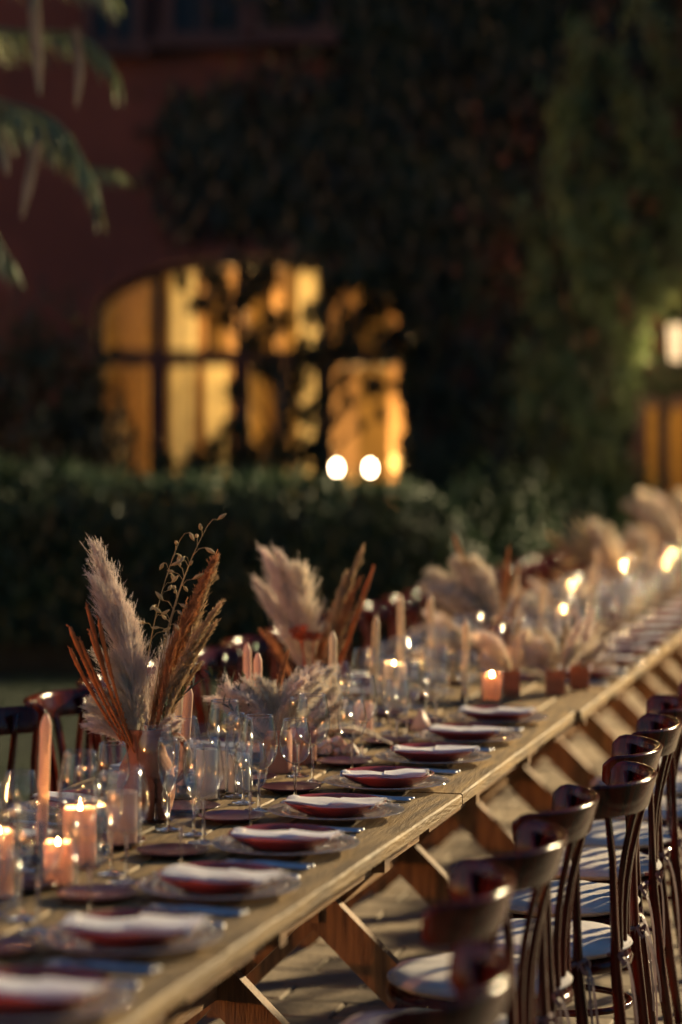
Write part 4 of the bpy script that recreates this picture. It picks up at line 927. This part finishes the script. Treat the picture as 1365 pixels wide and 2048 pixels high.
# jug with handle
def jug_at(p):
    t = add('terracotta_jug', None, None, (p.x, p.y, ZT_), label='terracotta jug with a loop handle holding the tallest left bouquet', cat='jug')
    add('body', LM([(0, 0), (.050, 0), (.056, .006), (.068, .05), (.071, .085), (.064, .125), (.050, .155), (.044, .175), (.046, .200), (.053, .215), (.051, .217), (.043, .200), (.040, .175), (.046, .15), (.058, .12), (.062, .06), (0, .02)], 'terracotta', 40, 'body'), t)
    b = MB(); pts = [RT * (.044 + .058 * math.sin(a)) + Vector((0, 0, .145 - .062 * math.cos(a) * -1)) for a in (math.pi * k / 12 for k in range(13))]
    b.tube(pts, [.0085] * 13, 8); add('handle', b.mesh('handle', 'terracotta', True), t); return Vector((p.x, p.y, ZT_ + .214))
jp = at_table(292, 1640); mouth = jug_at(jp); dj = jp.dot(FH)
bouquet(mouth, 'tall bouquet of pink pampas, rust reeds and orange sticks in the jug', [
    ('pampas', 228, 1058), ('pampas', 240, 1110), ('pampas', 268, 1150), ('pampas', 285, 1190), ('fluffy', 262, 1265), ('pampas', 300, 1230), ('fluffy', 215, 1365), ('fluffy', 255, 1340), ('bunny', 200, 1390), ('bunny', 345, 1425), ('bunny', 318, 1400),
    ('rust', 378, 1065), ('rust', 365, 1120), ('reed', 413, 1085), ('reed', 402, 1150), ('rust', 350, 1170), ('reed', 380, 1230), ('rust', 335, 1240), ('reed', 398, 1205), ('rust', 330, 1290), ('reed', 372, 1300),
    ('stick', 178, 1208, -.09), ('stick', 158, 1242, -.10), ('stick', 154, 1288, -.09), ('stick', 216, 1228, -.10), ('stick', 192, 1255, -.11), ('stick', 170, 1270, -.10), ('oat', 333, 1042), ('oat', 322, 1125), ('oat', 290, 1080), ('leaf', 238, 1410), ('leaf', 258, 1425), ('leaf', 345, 1330)], dj, dup=.7)
# peach pots with the low pampas bunch
def pot(px_, py_, r, h, m, label, square=False):
    p = at_table(px_, py_)
    b = MB()
    if square:
        rows = [[(s * math.cos(a) * 1.414, s * math.sin(a) * 1.414, z) for a in (math.pi / 4 + math.pi / 2 * k for k in range(4))] for s, z in ((r * .92, 0), (r, .004), (r, h), (r * .86, h), (r * .84, .01))]
        b.quadgrid(rows, True); b.f.append((0, 1, 2, 3)); b.f.append((16, 17, 18, 19)); me = b.mesh('flower_pot', m)
    else:
        b.lathe([(0, 0), (r * .97, 0), (r, .003), (r, h - .002), (r * .98, h), (r * .9, h), (r * .88, .012), (0, .012)], 36); me = b.mesh('flower_pot', m, True)
    o = add('flower_pot', me, None, (p.x, p.y, ZT_), (0, 0, R(12)), label=label, cat='pot', group='clay flower pots')
    if square: bevel(o, .003)
    return Vector((p.x, p.y, ZT_ + h)), p.dot(FH)
m1, d1 = pot(552, 1548, .044, .118, 'peachpot', 'peach clay pot behind the sharpest wine glass')
m2, d2 = pot(604, 1530, .042, .105, 'peachpot', 'peach clay pot to the right of the taller peach pot')
bouquet(m1, 'low fluffy bunch of pink bunny tails and olive sprigs in the peach pot', [
    ('bunny', 468, 1330), ('bunny', 520, 1325), ('fluffy', 545, 1335), ('bunny', 575, 1300), ('pampas', 598, 1300), ('fluffy', 600, 1330), ('fluffy', 570, 1345), ('rust', 555, 1290), ('bunny', 460, 1385), ('fluffy', 485, 1385), ('fluffy', 510, 1380), ('bunny', 470, 1425), ('leaf', 462, 1300), ('leaf', 478, 1340), ('leaf', 525, 1335), ('leaf', 470, 1365), ('bunny', 500, 1415), ('fluffy', 560, 1390), ('bunny', 535, 1400), ('leaf', 535, 1370)], d1, .08)
bouquet(m2, 'pale pampas bunch leaning right from the second peach pot', [
    ('fluffy', 620, 1310), ('fluffy', 640, 1345), ('bunny', 655, 1370), ('droop', 705, 1385), ('droop', 685, 1375), ('rust', 610, 1320), ('bunny', 625, 1375), ('fluffy', 600, 1360), ('leaf', 665, 1372), ('rust', 640, 1370)], d2, .08)
# second tall bouquet in a glass vase
p = at_table(628, 1450); d3 = p.dot(FH)
add('glass_vase', LM([(0, 0), (.05, 0), (.052, .004), (.050, .19), (.048, .192), (.047, .008), (0, .007)], 'cyl_glass', 36, 'glass_vase'), None, (p.x, p.y, ZT_), label='clear straight glass vase holding the second tall bouquet', cat='vase')
bouquet(Vector((p.x, p.y, ZT_ + .19)), 'second tall bouquet with a broad white pampas plume and golden reeds', [
    ('pampas', 574, 1066, 0), ('pampas', 600, 1072, .02), ('fluffy', 622, 1105, 0), ('pampas', 560, 1120, 0), ('fluffy', 600, 1190, 0), ('pampas', 590, 1110, .04), ('reed', 711, 1068), ('reed', 672, 1118), ('rust', 698, 1130), ('reed', 695, 1165), ('rust', 660, 1165), ('reed', 690, 1210), ('rust', 670, 1215), ('reed', 655, 1140), ('rust', 645, 1190),
    ('stick', 748, 1135), ('stick', 735, 1165), ('rust', 530, 1243), ('rust', 540, 1255), ('petal', 598, 1250, -.08), ('petal', 626, 1262, -.08), ('petal', 605, 1262, -.07)], d3, .16, dup=0)
# terracotta pots standing across the table after the gap
for (px_, py_, lb, its) in (
    (1022, 1392, 'terracotta square pot, left of the row of three', [('bunny', 985, 1255), ('bunny', 1015, 1240), ('fluffy', 1045, 1250), ('fluffy', 1000, 1275), ('bunny', 960, 1285), ('bunny', 1060, 1270), ('reed', 1030, 1225), ('fluffy', 1020, 1290)]),
    (1112, 1392, 'terracotta square pot, middle of the row of three', [('bunny', 1080, 1255), ('fluffy', 1110, 1250), ('pampas', 1140, 1220), ('reed', 1125, 1240), ('fluffy', 1140, 1270), ('bunny', 1085, 1290), ('leaf', 1115, 1225), ('fluffy', 1100, 1290)]),
    (1160, 1380, 'terracotta square pot, right of the row of three', [('pampas', 1170, 1210), ('fluffy', 1185, 1240), ('fluffy', 1150, 1250), ('reed', 1200, 1240), ('bunny', 1205, 1270), ('bunny', 1140, 1285), ('fluffy', 1175, 1280)])):
    mm, dd = pot(px_, py_, .034, .092, 'terracotta', lb, True)
    bouquet(mm, 'small pale dried bunch in the ' + lb, its, dd, .07)
# further bouquets down the table, each in a clay jar
def far_arr(x, y, h, label, items, m='terracotta'):
    add('clay_jar', LM([(0, 0), (.05, 0), (.062, .05), (.058, .11), (.042, h - .02), (.046, h), (.04, h), (.036, h - .02), (.05, .1), (0, .02)], m, 28, 'clay_jar'), None, (x, y, ZT_), label='clay jar under the ' + label, cat='jar', group='clay jars')
    b = Vector((x, y, ZT_ + h)); return bouquet(b, label, items, b.dot(FH), .12)
far_arr(-1.76, 9.75, .17, 'third tall bouquet with a drooping white plume', [('droop', 782, 1158, 0), ('droop', 800, 1175, .05), ('fluffy', 900, 1100, 0), ('fluffy', 930, 1095, .03), ('fluffy', 965, 1098, 0), ('fluffy', 985, 1125, .02), ('fluffy', 890, 1140, 0), ('fluffy', 940, 1140), ('reed', 925, 1068), ('stick', 918, 1070), ('rust', 1010, 1085), ('reed', 1025, 1120), ('rust', 1040, 1150), ('reed', 860, 1190), ('pampas', 850, 1210), ('rust', 1000, 1130)])
far_arr(-1.62, 9.1, .10, 'low cream bunch before the third tall bouquet', [('pampas', 855, 1210), ('bunny', 880, 1235), ('fluffy', 900, 1225), ('fluffy', 935, 1235), ('bunny', 960, 1240), ('fluffy', 870, 1265), ('bunny', 930, 1265), ('reed', 895, 1215)], 'peachpot')
far_arr(-1.70, 11.2, .14, 'pale bunch midway along the far table', [('fluffy', 1045, 1160), ('fluffy', 1010, 1175), ('pampas', 1070, 1140), ('reed', 1085, 1130), ('rust', 1000, 1150), ('fluffy', 1080, 1180), ('bunny', 1040, 1200)])
far_arr(-1.72, 13.4, .17, 'fourth tall bouquet with brown palm spears', [('spear', 1125, 1030, 0), ('spear', 1150, 1045, .05), ('fluffy', 1195, 1030), ('fluffy', 1230, 1040), ('reed', 1095, 1040), ('fluffy', 1215, 1075), ('rust', 1170, 1060), ('pampas', 1240, 1080), ('reed', 1165, 1100), ('rust', 1260, 1070)])
far_arr(-1.66, 12.3, .12, 'low golden bunch just before the fourth tall bouquet', [('fluffy', 1085, 1140), ('reed', 1110, 1125), ('fluffy', 1140, 1135), ('pampas', 1065, 1150), ('rust', 1125, 1150), ('fluffy', 1105, 1165)])
far_arr(-1.72, 14.3, .14, 'golden bunch just beyond the fourth tall bouquet', [('fluffy', 1190, 1090), ('reed', 1210, 1060), ('fluffy', 1230, 1085), ('pampas', 1250, 1060), ('rust', 1180, 1075), ('spear', 1240, 1070)])
far_arr(-1.70, 16.2, .14, 'loose cream bunch before the fifth tall bouquet', [('fluffy', 1255, 1050), ('pampas', 1270, 1030), ('fluffy', 1290, 1060), ('reed', 1285, 1035), ('rust', 1300, 1050), ('fluffy', 1310, 1075)])
far_arr(-1.70, 18.2, .14, 'loose cream bunch beyond the fifth tall bouquet', [('fluffy', 1330, 1040), ('pampas', 1345, 1020), ('fluffy', 1315, 1055), ('reed', 1325, 1025), ('fluffy', 1355, 1050)])
far_arr(-1.70, 15.2, .13, 'low bunch behind the fourth tall bouquet', [('fluffy', 1225, 1090), ('fluffy', 1260, 1095), ('reed', 1245, 1075), ('pampas', 1285, 1090), ('rust', 1215, 1110)])
far_arr(-1.74, 17.2, .17, 'fifth tall bouquet near the doorway', [('fluffy', 1290, 965), ('fluffy', 1305, 990), ('pampas', 1335, 965), ('reed', 1320, 1000), ('fluffy', 1345, 1010), ('rust', 1275, 1010), ('reed', 1352, 985), ('fluffy', 1300, 1030)])
far_arr(-1.70, 19.3, .17, 'sixth tall bouquet at the right edge', [('fluffy', 1355, 980), ('fluffy', 1375, 960), ('pampas', 1345, 1000), ('reed', 1335, 1010), ('rust', 1365, 1020)])
# wisps at the left foreground arrangement cut by the frame
